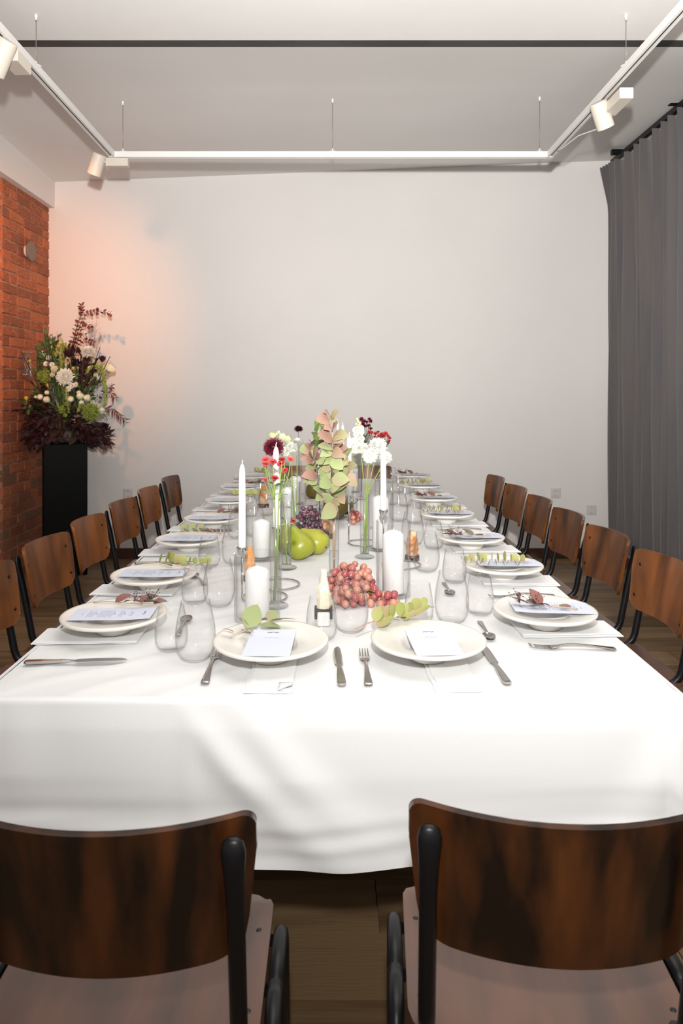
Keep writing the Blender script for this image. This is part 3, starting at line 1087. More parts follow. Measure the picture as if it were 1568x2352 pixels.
# ---- sprigs on the plates
leaf_round = [G().leaf(.022, .023, c, .25, 6).mesh('leaf', MT['sprigpale']) for c in (.1, .3)]
leaf_round_dk = [G().leaf(.021, .019, c, .25, 4).mesh('leaf', MT['sprigdark']) for c in (.1, .3)]
leaf_big_dk = [G().leaf(.056, .030, c, .10, 6).mesh('leaf', MT['sprigdark']) for c in (.05, .2)]
leaf_olive = [G().leaf(.050, .032, c, .15, 6).mesh('leaf', MT['euca']) for c in (.1, .3)]
def sprig_round(label, loc, rz, n=9, L=.19, leaves=None, upright=1.0, start=.25, size=1.0, group='leaf sprigs laid on the plates', tilt=0, seed=0):
    q = random.Random(seed)
    t = thing('eucalyptus_sprig', label, 'sprig', loc, rz, group)
    t.rotation_euler = (0, tilt, rz)
    pts = [(L * i / 8, .004 * sin(i * .9), .010 + .004 * sin(i * .7)) for i in range(9)]
    G().tube(pts, [.0014 - .0008 * i / 8 for i in range(9)], 5).build('stem', MT['stempink'], t)
    for i in range(n):
        u = start + (1 - start) * i / (n - 1)
        p = Vector((L * u, .004 * sin(u * 7.2), .0115))
        sz = size * (1.05 - .35 * max(0, u - .45))
        for sgn in (-1, 1):
            d = Vector((.45 + .3 * q.random(), sgn * (.75 + .3 * q.random()), upright * (.25 + .55 * q.random())))
            inst('leaf', q.choice(leaves or leaf_round), t, mtx=frame(p, d, sgn * q.uniform(.3, 1.0), sz * q.uniform(.85, 1.15)))
    return t
def berries(t, p, d, n, q, R=.0016, spread=.02):
    g = G()
    for i in range(n):
        e = Vector(p) + Vector((q.gauss(0, spread * .5), q.gauss(0, spread * .5), abs(q.gauss(0, spread * .55)) + .004)) + Vector(d) * q.random()
        g.tube([p, e], .0004, 3, cap=False)
        g.sphere(e, R * q.uniform(.8, 1.2), 6, 4)
    o = g.build('berries', MT['berry'], t)
    o['kind'] = 'stuff'
def coin_mesh(L_, W_, mt):
    g = G()
    n = 12
    vs = [(L_ / 2, 0, .0)] + [(L_ / 2 - L_ / 2 * cos(2 * pi * i / n), W_ / 2 * sin(2 * pi * i / n) * (1 - .18 * cos(2 * pi * i / n)), .0022) for i in range(n)]
    g.add(vs, [(0, 1 + i, 1 + (i + 1) % n) for i in range(n)])
    return g.mesh('leaf', mt)
coins = [coin_mesh(.030, .025, MT['sprigpale']), coin_mesh(.026, .024, MT['sprigpale'])]
def sprig_coin(label, loc, rz, n, L, fy, edge=False, size=1.0, start=.25, seed=0, tilt=0.0):
    """round leaves in pairs along the twig; fy: local y that points to the near side; edge: leaves turned edgewise"""
    q = random.Random(seed)
    t = thing('eucalyptus_sprig', label, 'sprig', loc, rz, 'leaf sprigs laid on the plates')
    t.rotation_euler = (0, tilt, rz)
    pts = [(L * i / 8, .004 * sin(i * .9), .012 + .004 * sin(i * .7)) for i in range(9)]
    G().tube(pts, [.0015 - .0008 * i / 8 for i in range(9)], 5).build('stem', MT['stempink'], t)
    for i in range(n):
        u = start + (1 - start) * i / (n - 1)
        p = Vector((L * u, .004 * sin(u * 7.2), .013))
        sz = size * (1.05 - .40 * max(0, u - .4))
        r0 = (pi / 2 if edge else 0)
        inst('leaf', q.choice(coins), t, mtx=frame(p, (q.uniform(-.1, .45), -fy * q.uniform(.0, .35), 1), r0 + q.uniform(-.45, .45), sz * q.uniform(.85, 1.15)))
        d2 = (q.uniform(.0, .5), fy * 1.0, q.uniform(-.05, .30))
        inst('leaf', q.choice(coins), t, mtx=frame(p + Vector((L * .03, 0, 0)), d2, (1.15 if edge else .35) * q.choice((-1, 1)), sz * q.uniform(.8, 1.1)))
    return t
def sprig_dark(label, loc, rz, seed=0, L=.17, spec=None):
    q = random.Random(seed)
    t = thing('dark_leaf_sprig', label, 'sprig', loc, rz, 'leaf sprigs laid on the plates')
    pts = [(L * i / 8, .003 * sin(i), .006 + .002 * sin(i * .7)) for i in range(9)]
    G().tube(pts, [.0015 - .0007 * i / 8 for i in range(9)], 5).build('stem', MT['stempink'], t)
    for (u, sgn, up, yaw, sz) in spec or ((.35, 1, .35, .55, .85), (.50, -1, .12, .35, 1.1), (.72, 1, .25, .5, 1.0), (.80, -1, .05, .25, 1.05), (.95, 1, .1, .1, .7)):
        d = Vector((cos(yaw), sgn * sin(yaw), up))
        inst('leaf', q.choice(leaf_big_dk), t, mtx=frame((L * u, 0, .008), d, sgn * q.uniform(.2, .5), sz))
    berries(t, (L * .66, .0, .01), (.01, .0, .01), 16, q)
    berries(t, (L * .90, .005, .01), (.01, .0, .012), 22, q)
    return t
zs = PZ + .0505
for side, k, x, y in SEATS:
    w_ = where(side, k)
    if side == 'left':
        if k in (0, 3, 5):
            sprig_dark('dusky dark leaf sprig with red berries on the plate, ' + w_, (x + (-.075 if k == 0 else -.05), y + .062, zs), radians(-3), k)
        elif k == 2:
            t = sprig_round('mixed pink and green leaf sprig on the plate, ' + w_, (x - .05, y + .062, zs), radians(-4), 8, .20, leaf_round_dk, 1.2, .45, .9, seed=k)
            for (u, sgn, up) in ((.02, 1, .8), (.1, -1, .25), (.2, 1, .9), (.28, -1, .3), (.36, 1, .8), (.42, -1, .4)):
                inst('leaf', leaf_olive[0], t, mtx=frame((.2 * u, 0, .012), (.5, sgn * .8, up), sgn * .6, .85))
        else:
            sprig_coin('pale green round leaved sprig on the plate, ' + w_, (x - (.05 if k == 1 else .03), y + .060, zs), radians(-5), 9, .21 if k == 1 else .17, -1, False, 1.15, .26, seed=k)
    elif side == 'right':
        if k == 0:
            sprig_dark('dusky leaf sprig with pink berries on the plate, ' + w_, (x + .075, y - .035, zs), radians(163), 21, .16,
                       ((.10, -1, .03, .3, .6), (.42, 1, .05, .15, .75), (.55, -1, 1.0, .5, .95), (.60, -1, .15, .5, .7), (.75, 1, .35, .15, 1.05), (.50, 1, .0, .4, .9)))
        elif k in (2, 4, 6):
            sprig_dark('dark brown leaf sprig with small berries on the plate, ' + w_, (x + .06, y - .045, zs), radians(176), 30 + k, .16,
                       ((.12, 1, .1, .3, .7), (.35, -1, .45, .5, .95), (.62, 1, .15, .4, 1.0), (.75, -1, .35, .2, 1.0), (.9, 1, .1, .2, .8)))
        else:
            sprig_coin('green round leaved sprig standing up on the plate, ' + w_, (x + .075, y - .045, zs), radians(177), 10, .20, 1, True, .95, .10, seed=40 + k)
    elif k == 0:
        t = thing('eucalyptus_sprig', 'olive leaf sprig with one broad leaf on the plate, ' + w_, 'sprig', (x - .085, y + .012, zs), radians(42), 'leaf sprigs laid on the plates')
        G().tube([(-.02, -.01, .002), (.03, .0, .008), (.10, .004, .010), (.13, -.01, .012)], .0012, 5).build('stem', MT['stempink'], t)
        for p, d, ro, sz in (((.0, .0, .006), (-.5, .6, .2), .3, .55), ((.02, 0, .007), (.2, -.8, .1), -.2, .6), ((.035, 0, .008), (.75, .45, .55), .5, 1.25), ((.045, 0, .008), (.1, .8, .35), .6, .9),
                             ((.10, 0, .010), (.8, -.75, .12), -.3, 1.1), ((.10, 0, .010), (.7, .5, .3), .3, .8), ((.07, 0, .006), (.65, -.75, .0), .0, .9)):
            inst('leaf', leaf_olive[0], t, mtx=frame(p, d, ro, sz * 1.2))
    else:
        sprig_coin('pale yellow green round leaved sprig across the plate edge, ' + w_, (x - .165, y + .045, TZ + .048), radians(33), 10, .215, -1, False, 1.2, .28, 55, -.06)

# ---- stemless glasses
def tumbler(prof_o, th, zb):
    inner = [(max(r_ - th, .001), z) for r_, z in prof_o if z > zb]
    inner = [(0, zb), (inner[0][0] * .82, zb)] + inner
    top = prof_o[-1]
    return prof_o + [(top[0] - th * .5, top[1] + th * .4)] + inner[::-1]
po = [(0, 0), (.022, 0), (.026, .001), (.034, .0075), (.0415, .022), (.0455, .040), (.0465, .055), (.0455, .072), (.0425, .092), (.0385, .112), (.0345, .131), (.0335, .136)]
me_big = G().lathe(tumbler(po, .0014, .007), 40).mesh('stemless_glass', MT['glass'])
ps = [(0, 0), (.022, 0), (.026, .001), (.0325, .007), (.0375, .020), (.0392, .034), (.0388, .050), (.0365, .068), (.0335, .086), (.0305, .102), (.030, .106)]
me_small = G().lathe(tumbler(ps, .0014, .007), 36).mesh('water_glass', MT['glass'])
GL = []
for k, (bx, by, sx_, sy_) in enumerate(((-.314, 1.655, -.384, 1.718), (-.326, 2.08, -.402, 2.110), (-.352, 2.60, -.436, 2.56), (-.335, 3.12, -.405, 3.07), (-.33, 3.66, -.41, 3.62), (-.34, 4.22, -.41, 4.16), (-.34, 4.80, -.41, 4.76))):
    GL.append(('big', bx, by, f'large stemless wine glass, {SHORT[k]} setting along the left side'))
    GL.append(('small', sx_, sy_, f'small stemless water glass, {SHORT[k]} setting along the left side'))
for k, (bx, by, sx_, sy_) in enumerate(((.326, 1.93, .417, 2.00), (.332, 2.49, .404, 2.34), (.335, 2.93, .410, 2.86), (.33, 3.49, .40, 3.43), (.34, 4.02, .41, 3.97), (.345, 4.56, .425, 4.52), (.345, 5.10, .425, 5.05))):
    GL.append(('big', bx, by, f'large stemless wine glass, {SHORT[k]} setting along the right side'))
    GL.append(('small', sx_, sy_, f'small stemless water glass, {SHORT[k]} setting along the right side'))
GL += [('big', .051, 1.855, 'large stemless wine glass in front of the red grapes, between the two near plates'),
       ('small', -.024, 1.795, 'small stemless water glass in front of the cream block, behind the near left plate'),
       ('small', .237, 1.925, 'small stemless water glass behind the near right plate, by the round leaved sprig')]
for kind, x, y, lb in GL:
    o = inst('wine_glass' if kind == 'big' else 'water_glass', me_big if kind == 'big' else me_small, None, (x, y, TZ + .0003))
    o.rotation_euler = (0, 0, RND.uniform(0, 6))
    tag(o, lb, 'glass', 'stemless glasses on the table')

# ---- cutlery
def knife_mesh():
    g = G()
    g.ribbon([(0, 0, .0045), (.006, 0, .0045), (.04, 0, .0045), (.085, 0, .0043), (.103, 0, .0042)], [.012, .019, .017, .0125, .009], [.005, .007, .007, .006, .004])
    g.ribbon([(.100, 0, .0042), (.112, 0, .0042), (.118, 0, .0042), (.16, .0010, .0042), (.20, .0008, .0042), (.218, 0, .0040), (.229, -.002, .0038)], [.009, .011, .0185, .0195, .018, .0135, .003], [.0035, .0025, .0018, .0016, .0016, .0014, .001])
    return g.mesh('knife', MT['steel'], False)
def fork_mesh(s=1.0):
    g = G()
    prof = [(0, .0035, .017), (.005, .004, .0185), (.03, .0065, .0145), (.07, .0105, .009), (.100, .0115, .0065), (.122, .0100, .007), (.136, .0062, .017), (.146, .0042, .0225), (.154, .0034, .0235)]
    g.ribbon([(x, 0, z) for x, z, _ in prof], [w_ for _, _, w_ in prof], [.0035, .004, .0035, .003, .003, .0026, .002, .0018, .0016])
    for yy in (-.0096, -.0032, .0032, .0096):
        g.ribbon([(.1535, yy, .0034), (.17, yy, .0034), (.19, yy * .98, .0052), (.204, yy * .95, .0080)], [.0040, .0034, .0030, .0014], .0015)
    return g.mesh('fork', MT['steel'], True)
def spoon_mesh():
    g = G()
    prof = [(0, .003, .013), (.005, .0035, .0145), (.03, .006, .011), (.07, .009, .0065), (.098, .0085, .0055), (.110, .006, .008)]
    g.ribbon([(x, 0, z) for x, z, _ in prof], [w_ for _, _, w_ in prof], .0026)
    def bowl(u, v, dz):
        a = 2 * pi * u
        r_ = v
        return (.128 + .025 * r_ * cos(a), .0165 * r_ * sin(a) * (1 - .12 * cos(a)), .0012 + .0055 * r_ ** 2 + dz)
    g.grid(lambda u, v: bowl(u, v, .0), 20, 5, flip=True)
    g.grid(lambda u, v: bowl(u, v, .0014), 20, 5)
    return g.mesh('spoon', MT['steel'], True)
me_k, me_f, me_s = knife_mesh(), fork_mesh(), spoon_mesh()
def lay(kind, handle, tip, label):
    a, b_ = Vector(handle), Vector(tip)
    me = {'knife': me_k, 'fork': me_f, 'spoon': me_s}[kind]
    o = inst({'knife': 'table_knife', 'fork': 'table_fork', 'spoon': 'dessert_spoon'}[kind], me, None, (a.x, a.y, TZ + .0006))
    o.rotation_euler = (0, 0, math.atan2((b_ - a).y, (b_ - a).x))
    tag(o, label, kind, 'cutlery laid on the tablecloth')
lay('knife', TP(56, 1526), TP(302, 1518), 'steel table knife lying alone at the near left corner of the cloth')
lay('fork', TP(470, 1573), TP(503, 1490), 'steel fork half hidden by the near left plate, its handle towards the table edge')
lay('knife', TP(785, 1578), TP(774, 1494), 'short steel knife between the two near plates, left of the fork')
lay('fork', TP(846, 1577), TP(832, 1480), 'four pronged steel fork between the two near plates, tines pointing away')
lay('knife', TP(1166, 1575), TP(1112, 1490), 'steel table knife lying aslant right of the near right plate')
lay('spoon', TP(1101, 1430), TP(1119, 1461), 'small steel spoon, bowl towards the camera, left of the nearest right plate')
lay('fork', TP(1413, 1494), TP(1212, 1488), 'steel fork at the near right corner, in front of the nearest right plate')
lay('fork', TP(1272, 1370), TP(1118, 1374), 'steel fork between the nearest and second plates on the right side')
lay('fork', TP(1180, 1282), TP(1048, 1285), 'steel fork between the second and third plates on the right side')
lay('fork', TP(1104, 1217), TP(1000, 1219), 'steel fork between the third and fourth plates on the right side')
lay('knife', TP(309, 1296), TP(470, 1292), 'steel table knife between the second and third plates on the left side')
lay('knife', TP(388, 1230), TP(510, 1227), 'steel table knife between the third and fourth plates on the left side')
lay('knife', TP(1052, 1167), TP(970, 1168), 'steel table knife between the fourth and fifth plates on the right side')
lay('spoon', TP(470, 1345), TP(452, 1330), 'steel spoon seen through the water glass of the second left setting')
lay('spoon', TP(408, 1462), TP(420, 1440), 'steel spoon seen through the near left glasses')
lay('spoon', TP(1018, 1340), TP(1030, 1360), 'steel spoon seen through the glasses left of the second right plate')

# ================================================================== CANDLES AND VASES
def hurricane(label_g, label_c, x, y, R, H, r_c, h_c):
    t = thing('hurricane_glass', label_g, 'candle glass', (x, y, TZ + .0003), 0, 'glass cylinders around pillar candles')
    th = .004
    g = G().lathe([(0, 0), (R - .006, 0), (R - .001, .002), (R, .006), (R, H - .002), (R - th / 2, H), (R - th, H - .002), (R - th, .014), (R - th - .006, .009), (0, .009)], 48)
    g.build('glass_cylinder', MT['glassthick'], t)
    t2 = thing('pillar_candle', label_c, 'candle', (x, y, TZ + .0097), 0, 'white pillar candles')
    G().lathe([(0, 0), (r_c - .003, 0), (r_c, .003), (r_c, h_c - .016), (r_c - .002, h_c - .012), (r_c * .8, h_c - .006), (r_c * .35, h_c - .0005), (.004, h_c + .001), (0, h_c + .001)], 40).build('wax', MT['wax'], t2)
    G().tube([(0, 0, h_c), (.0006, 0, h_c + .007)], .0012, 6).build('wick', MT['wick'], t2)
hurricane('wide glass cylinder with pillar candle, nearest on the left', 'short white pillar candle in the nearest left glass cylinder', -.202, 1.955, .0625, .178, .033, .134)
hurricane('tall glass cylinder with pillar candle beside the red grapes', 'tall white pillar candle in the glass beside the red grapes', .190, 2.185, .0525, .230, .0325, .190)
hurricane('wide glass cylinder with pillar candle behind the left carnations', 'short white pillar candle behind the left coral carnations', -.262, 2.68, .061, .178, .033, .138)
hurricane('tall glass cylinder with pillar candle left of the dark grapes', 'tall white pillar candle left of the dark purple grapes', -.188, 3.16, .054, .232, .034, .198)
hurricane('tall glass cylinder with pillar candle behind the right chrysanthemums', 'tall white pillar candle behind the stems of the right chrysanthemums', .196, 2.84, .0525, .230, .0325, .205)
hurricane('wide glass cylinder with pillar candle toward the far end', 'short white pillar candle toward the far end of the table', -.20, 4.05, .061, .178, .033, .15)
hurricane('tall glass cylinder with pillar candle on the right toward the far end', 'white pillar candle on the right toward the far end of the table', .14, 4.55, .0525, .220, .0325, .16)

def taper(label_h, label_c, x, y, hz, ang, L=.25):
    """a chrome cup on a thin rod that bends into a ring foot"""
    t = thing('ring_candle_holder', label_h, 'candle holder', (x, y, TZ + .0003), 0, 'chrome ring candle holders')
    Rr, rr = .068, .0028
    c = Vector((-cos(ang) * Rr, -sin(ang) * Rr, rr))
    ring = [c + Vector((cos(ang + a) * Rr, sin(ang + a) * Rr, 0)) for a in [2 * pi * i / 40 * .985 for i in range(41)]]
    pts = [Vector((0, 0, hz - .02)), Vector((0, 0, .03)), Vector((0, 0, .012))] + [ring[1] * .6 + Vector((0, 0, .006)) * .4] + ring[2:]
    G().tube(pts, rr, 8).build('rod_and_ring', MT['chrome'], t)
    G().lathe([(0, hz - .032), (.004, hz - .031), (.008, hz - .026), (.0145, hz - .014), (.0165, hz - .002), (.0165, hz), (.015, hz + .001), (.0130, hz), (.0128, hz - .012), (.004, hz - .022), (0, hz - .022)], 24).build('candle_cup', MT['chrome'], t)
    t2 = thing('taper_candle', label_c, 'candle', (x, y, TZ + hz - .0195), 0, 'white taper candles')
    t2.rotation_euler = (RND.uniform(-.012, .012), RND.uniform(-.012, .012), 0)
    L2 = L + .02
    G().lathe([(0, 0), (.009, 0), (.0115, .022), (.0112, .08), (.0104, L2 * .7), (.0093, L2 - .03), (.0080, L2 - .016), (.0045, L2 - .006), (.0022, L2 - .003), (0, L2 - .003)], 20).build('wax', MT['wax'], t2)
    G().tube([(0, 0, L2 - .005), (.0004, 0, L2 + .003), (.0022, 0, L2 + .010)], [.0016, .0019, .0012], 6).build('wick', MT['wax'], t2)
taper('chrome ring holder under the nearest taper candle on the left', 'nearest white taper candle, standing alone left of the flowers', -.268, 2.15, .156, radians(190), .252)
taper('chrome ring holder of the taper before the burgundy flower', 'white taper candle in front of the big burgundy flower', -.170, 2.24, .200, radians(-90), .255)
taper('chrome ring holder with a bare rod right of the eucalyptus vase', 'white taper candle right of the eucalyptus branch', .073, 2.94, .200, radians(195), .252)
taper('chrome ring holder behind the tall right glass cylinder', 'white taper candle below the right white chrysanthemum', .191, 2.60, .196, radians(160), .250)
taper('chrome ring holder behind the eucalyptus, left of centre', 'white taper candle left of the eucalyptus tip', -.070, 3.98, .170, radians(60), .25)
taper('chrome ring holder behind the eucalyptus, right of centre', 'white taper candle just right of the eucalyptus tip', .060, 3.80, .212, radians(-40), .25)
taper('chrome ring holder at the far end of the table', 'farthest white taper candle beside the eucalyptus tip', .045, 4.62, .200, radians(0), .25)

def bud_vase(label, x, y, H=.238, R=.0172, water=.085, foot=.037):
    t = thing('bud_vase', label, 'vase', (x, y, TZ + .0003), 0, 'slim glass bud vases')
    th = .0017
    g = G().lathe([(R, .012), (R, H - .001), (R - th / 2, H), (R - th, H - .001), (R - th, .016), (0, .014)], 28)
    g.build('glass_tube', MT['glassthick'], t)
    G().lathe([(0, 0), (foot - .002, 0), (foot, .0015), (foot, .004), (foot - .003, .006), (R + .002, .009), (R, .013), (0, .013)], 32).build('glass_foot', MT['glassbase'], t)
    if water:
        G().lathe([(0, .0165), (R - th - .0003, .0165), (R - th - .0003, water), (0, water)], 24).build('water', MT['water'], t)
    return t
VASES = {
    'carnation': (-.160, 2.07, .238), 'lean': (-.158, 2.53, .238), 'mumL': (-.146, 2.93, .238), 'euca': (.010, 2.425, .230),
    'mumR': (.127, 2.70, .240), 'stock': (.112, 3.50, .238), 'buttonA': (.178, 4.22, .24), 'buttonB': (.218, 3.30, .24), 'dark': (-.200, 4.45, .24), 'lisi': (-.245, 3.45, .24), 'green': (-.052, 3.32, .24)}
VL = {'carnation': 'slim glass vase of coral carnations, nearest on the left', 'lean': 'slim glass vase left of the pears holding the burgundy flower', 'mumL': 'slim glass vase of white chrysanthemums behind the pears',
      'euca': 'slim glass vase holding the big eucalyptus branch', 'mumR': 'slim glass vase of white chrysanthemums on the right', 'stock': 'slim glass vase of white stock right of the eucalyptus',
      'buttonA': 'slim glass vase of dark button flowers, farthest on the right', 'buttonB': 'slim glass vase of red button flowers behind the right chrysanthemums', 'dark': 'slim glass vase of the single dark flower at the back',
      'lisi': 'slim glass vase of cream buds behind the burgundy flower', 'green': 'slim glass vase of green leaves behind the eucalyptus'}
for k, (x, y, h) in VASES.items():
    bud_vase(VL[k], x, y, h)


# ================================================================== FRUIT
def pear(label, base, height, R, tilt_deg, azim, m, stem_curl=1.0, lie=0.0):
    """base: point the pear rests on; tilt_deg from upright towards azim"""
    prof = [(0, .012), (.12, .004), (.45, .0), (.75, .06), (.94, .18), (1.0, .32), (.97, .44), (.86, .56), (.68, .67), (.52, .77), (.42, .86), (.33, .935), (.20, .98), (.06, .985), (0, .97)]
    t = thing('pear', label, 'pear', base, 0, 'pears on the table')
    ax = Vector((sin(radians(tilt_deg)) * cos(azim), sin(radians(tilt_deg)) * sin(azim), cos(radians(tilt_deg))))
    q = Vector((0, 0, 1)).rotation_difference(ax).to_matrix().to_4x4()
    g = G().lathe([(r_ * R, z * height) for r_, z in prof], 28, q)
    rr = random.Random(int(height * 1e5))
    zmin = min(v[2] for v in g.v)
    g.v = [(x + .002 * sin(y * 60 + z * 40), y + .002 * sin(x * 55 + z * 47), z - zmin) for x, y, z in g.v]
    g.build('skin', m, t)
    top = ax * height * .97 + Vector((0, 0, -zmin))
    sd = ax.cross(Vector((0, 1, 0))).normalized() if abs(ax.y) < .9 else Vector((1, 0, 0))
    G().tube(bez(top - ax * .006, top + ax * .02, top + ax * .030 + sd * .016 * stem_curl, 6), [.0026, .0022, .0021, .002, .002, .0024, .003], 7).build('stem', MT['twig'], t)
    low = -ax * .0 + Vector((0, 0, -zmin))
    G().sphere(low + ax * height * .012, .006, 8, 4, (1, 1, .6)).build('blossom_end', MT['stemdark'], t)
    return t
Z3 = TZ + .0004
pear('big green pear leaning left, its stem curling up, in front of the dark grapes', Vector((-.094, 2.665, Z3)), .126, .052, 26, pi * .95, MT['pear'], -1.0)
pear('green pear half hidden behind the big leaning pear', Vector((-.168, 2.76, Z3)), .110, .043, 12, pi * .6, MT['pear'])
pear('yellow green pear lying on its side beside the eucalyptus vase', Vector((-.020, 2.745, Z3)), .125, .046, 62, pi * .86, MT['pearyellow'])
pear('olive pear lying sideways behind the dark purple grapes', Vector((-.035, 3.53, Z3)), .150, .056, 80, pi * .05, MT['peardark'])
pear('olive pear standing upright behind the left eucalyptus leaves', Vector((-.118, 4.27, Z3)), .115, .045, 10, 0, MT['peardark'])

def grapes(label, blobs, R, mt, nmax, seed, avoid=(), stem_from=None, dark=None):
    """a bunch: berries packed inside a few blobs, each berry a part"""
    q = random.Random(seed)
    pts = []
    tries = 0
    md = R * 1.62
    while len(pts) < nmax and tries < 60000:
        tries += 1
        c, rad = q.choice(blobs)
        p = Vector((q.uniform(-1, 1), q.uniform(-1, 1), q.uniform(-1, 1)))
        if p.length > 1 or p.length < .35:
            continue
        p = Vector((c[0] + p.x * rad[0], c[1] + p.y * rad[1], c[2] + p.z * rad[2]))
        if p.z < TZ + R:
            if p.z < TZ - R:
                continue
            p.z = TZ + R + .0003
        if any((p.xy - Vector(a[:2])).length < a[2] + R for a in avoid):
            continue
        if any((p - o).length < md for o in pts):
            continue
        pts.append(p)
    c0 = sum(pts, Vector()) / len(pts)
    t = thing('grape_bunch', label, 'grapes', (c0.x, c0.y, TZ), 0, 'bunches of grapes')
    me = [G().sphere((0, 0, 0), R, 14, 9, (1, 1, s)).mesh('grape', mt) for s in (1.0, 1.12)]
    off = Vector((c0.x, c0.y, TZ))
    for p in pts:
        m = Matrix.Translation(p - off) @ Euler((q.uniform(0, 3), q.uniform(0, 3), 0)).to_matrix().to_4x4() @ Matrix.Scale(q.uniform(.88, 1.08), 4)
        o = inst('grape', q.choice(me), t, mtx=m)
    g = G()
    hub = c0 - off
    for p in pts[:: 2]:
        g.tube(bez(hub, hub * .5 + (p - off) * .5 + Vector((0, 0, .004)), p - off, 4), .0011, 4, cap=False)
    if stem_from is not None:
        g.tube(bez(hub, hub * .3 + (Vector(stem_from) - off) * .7 + Vector((0, 0, .02)), Vector(stem_from) - off, 6), .002, 6)
    g.build('stalk', MT['stem'], t)
grapes('large bunch of red grapes in front, between the cream block and tall candle glass', [((.060, 2.20, .785), (.068, .085, .058)), ((.075, 2.12, .770), (.070, .05, .035)), ((.150, 2.075, .766), (.058, .030, .026)), ((.050, 2.08, .77), (.05, .04, .03))],
       .0113, MT['grapered'], 125, 4, ((.190, 2.185, .054), (.051, 1.855, .05)))
grapes('bunch of dusky purple grapes behind the green pears', [((-.092, 3.00, .835), (.050, .05, .070)), ((-.075, 2.97, .79), (.055, .05, .05)), ((-.045, 2.95, .775), (.04, .04, .03))],
       .0105, MT['grapedark'], 80, 9, ((-.188, 3.16, .056), (-.146, 2.93, .036)))
grapes('bunch of black grapes in shadow right of the eucalyptus vase', [((.050, 3.62, .795), (.055, .05, .050))], .0105, MT['grapeblack'], 45, 12, ((.112, 3.50, .038), (.06, 3.80, .01)))
grapes('small bunch of red grapes beside the black grapes', [((.118, 3.40, .785), (.030, .030, .032))], .0112, MT['grapered'], 14, 15, ((.112, 3.50, .038), (.05, 3.62, .056)))

# ---- rough tapered candle blocks on dark bases
def block(label, x, y, mt, h, r_, seed, base=True, bracket=False):
    t = thing('rough_block', label, 'ornament', (x, y, Z3), RND.uniform(0, 3), 'rough tapered table blocks')
    q = random.Random(seed)
    z0 = 0
    if bracket:
        G().bevbox((-.0165, -.0165, 0), (.0165, .0165, .038), .003).build('white_base', MT['whiteblock'], t, smooth=False)
        for s in (-1, 1):
            G().bevbox((s * .0205 - .0035, -.014, .018), (s * .0205 + .0035, .014, .048), .001).build('bracket_side', MT['darkslot'], t, smooth=False)
        G().bevbox((-.024, -.016, .0385), (.024, .016, .046), .001).build('bracket_plate', MT['darkslot'], t, smooth=False)
        z0 = .0465
        t.rotation_euler = (0, 0, 0)
    elif base:
        G().lathe([(0, 0), (r_ * 1.0, 0), (r_ * 1.04, .003), (r_ * 1.04, .016), (r_ * .98, .019), (0, .019)], 24).build('dark_base', MT['maroonbase'], t, auto=40)
        z0 = .0192
    g = G()
    n, m = 9, 9
    vs, fs = [], []
    H = h - z0
    for j in range(m + 1):
        u = j / m
        w_ = r_ * (1.0 if u < .45 else 1.0 - .62 * ((u - .45) / .55) ** 1.3) * (.9 + .1 * sin(u * 4 + seed))
        for i in range(n):
            a = 2 * pi * i / n
            k = 1 + (q.uniform(-.12, .12) if 0 < j else 0)
            vs.append((w_ * k * cos(a), w_ * k * sin(a), z0 + H * u + (q.uniform(-.1, .1) * H / m if 0 < j < m else 0)))
    for j in range(m):
        for i in range(n):
            b_ = (i + 1) % n
            fs.append((j * n + i, j * n + b_, (j + 1) * n + b_, (j + 1) * n + i))
    fs.append(tuple(range(n - 1, -1, -1)))
    fs.append(tuple(range(m * n, m * n + n)))
    g.add(vs, fs)
    g.build('block', mt, t, smooth=False)
block('cream tapered wax like block on a white base in a dark bracket, front centre', -.020, 1.905, MT['creamstone'], .148, .0195, 2, False, True)
block('orange tapered block behind the nearest left candle glass', -.268, 2.36, MT['orangestone'], .112, .021, 3)
block('mottled copper block on maroon base behind the left water glasses', -.372, 3.93, MT['amber'], .118, .030, 4)
block('mottled copper block on maroon base beside the right wine glass', .302, 2.66, MT['amber'], .108, .026, 5)
block('mottled copper block behind the yellow pear, left of the eucalyptus vase', -.022, 3.08, MT['amber'], .075, .030, 6)

# ================================================================== FLOWERS IN THE BUD VASES
def mum_head(R, n=170, spread=115, w_=.16, curve=.35, hollow=.25, m=None, flat=.8):
    """chrysanthemum: strap petals on a golden spiral; +Z is the face"""
    g = G()
    for i in range(n):
        t_ = (i + .5) / n
        th = radians(spread) * t_ ** .7
        ph = i * 2.39996
        L = R * (.62 + .38 * t_ ** .6) * (1 + .16 * sin(i * 12.9898) * sin(i * 4.1))
        d = Vector((sin(th) * cos(ph), sin(th) * sin(ph), cos(th) * flat))
        sd = Vector((-sin(ph), cos(ph), 0))
        nrm = d.cross(sd)
        W = R * w_ * (.6 + .4 * t_)
        vs = []
        for k, (u, ww) in enumerate(((hollow, .5), (.6, 1.0), (.9, .85), (1.0, .15))):
            c = d * (L * u) + Vector((0, 0, 1)) * (curve * L * (u - .25) ** 2 * (1 - t_ * .55)) + nrm * (-.06 * L * u)
            cup = nrm * (-W * .25)
            vs += [c - sd * W * .5 * ww, c + cup * ww, c + sd * W * .5 * ww]
        fs = []
        for k in range(3):
            for s in range(2):
                a = k * 3 + s
                fs.append((a, a + 1, a + 4, a + 3))
        g.add(vs, fs)
    g.sphere((0, 0, R * .05), R * .34, 10, 6, (1, 1, .8))
    return g
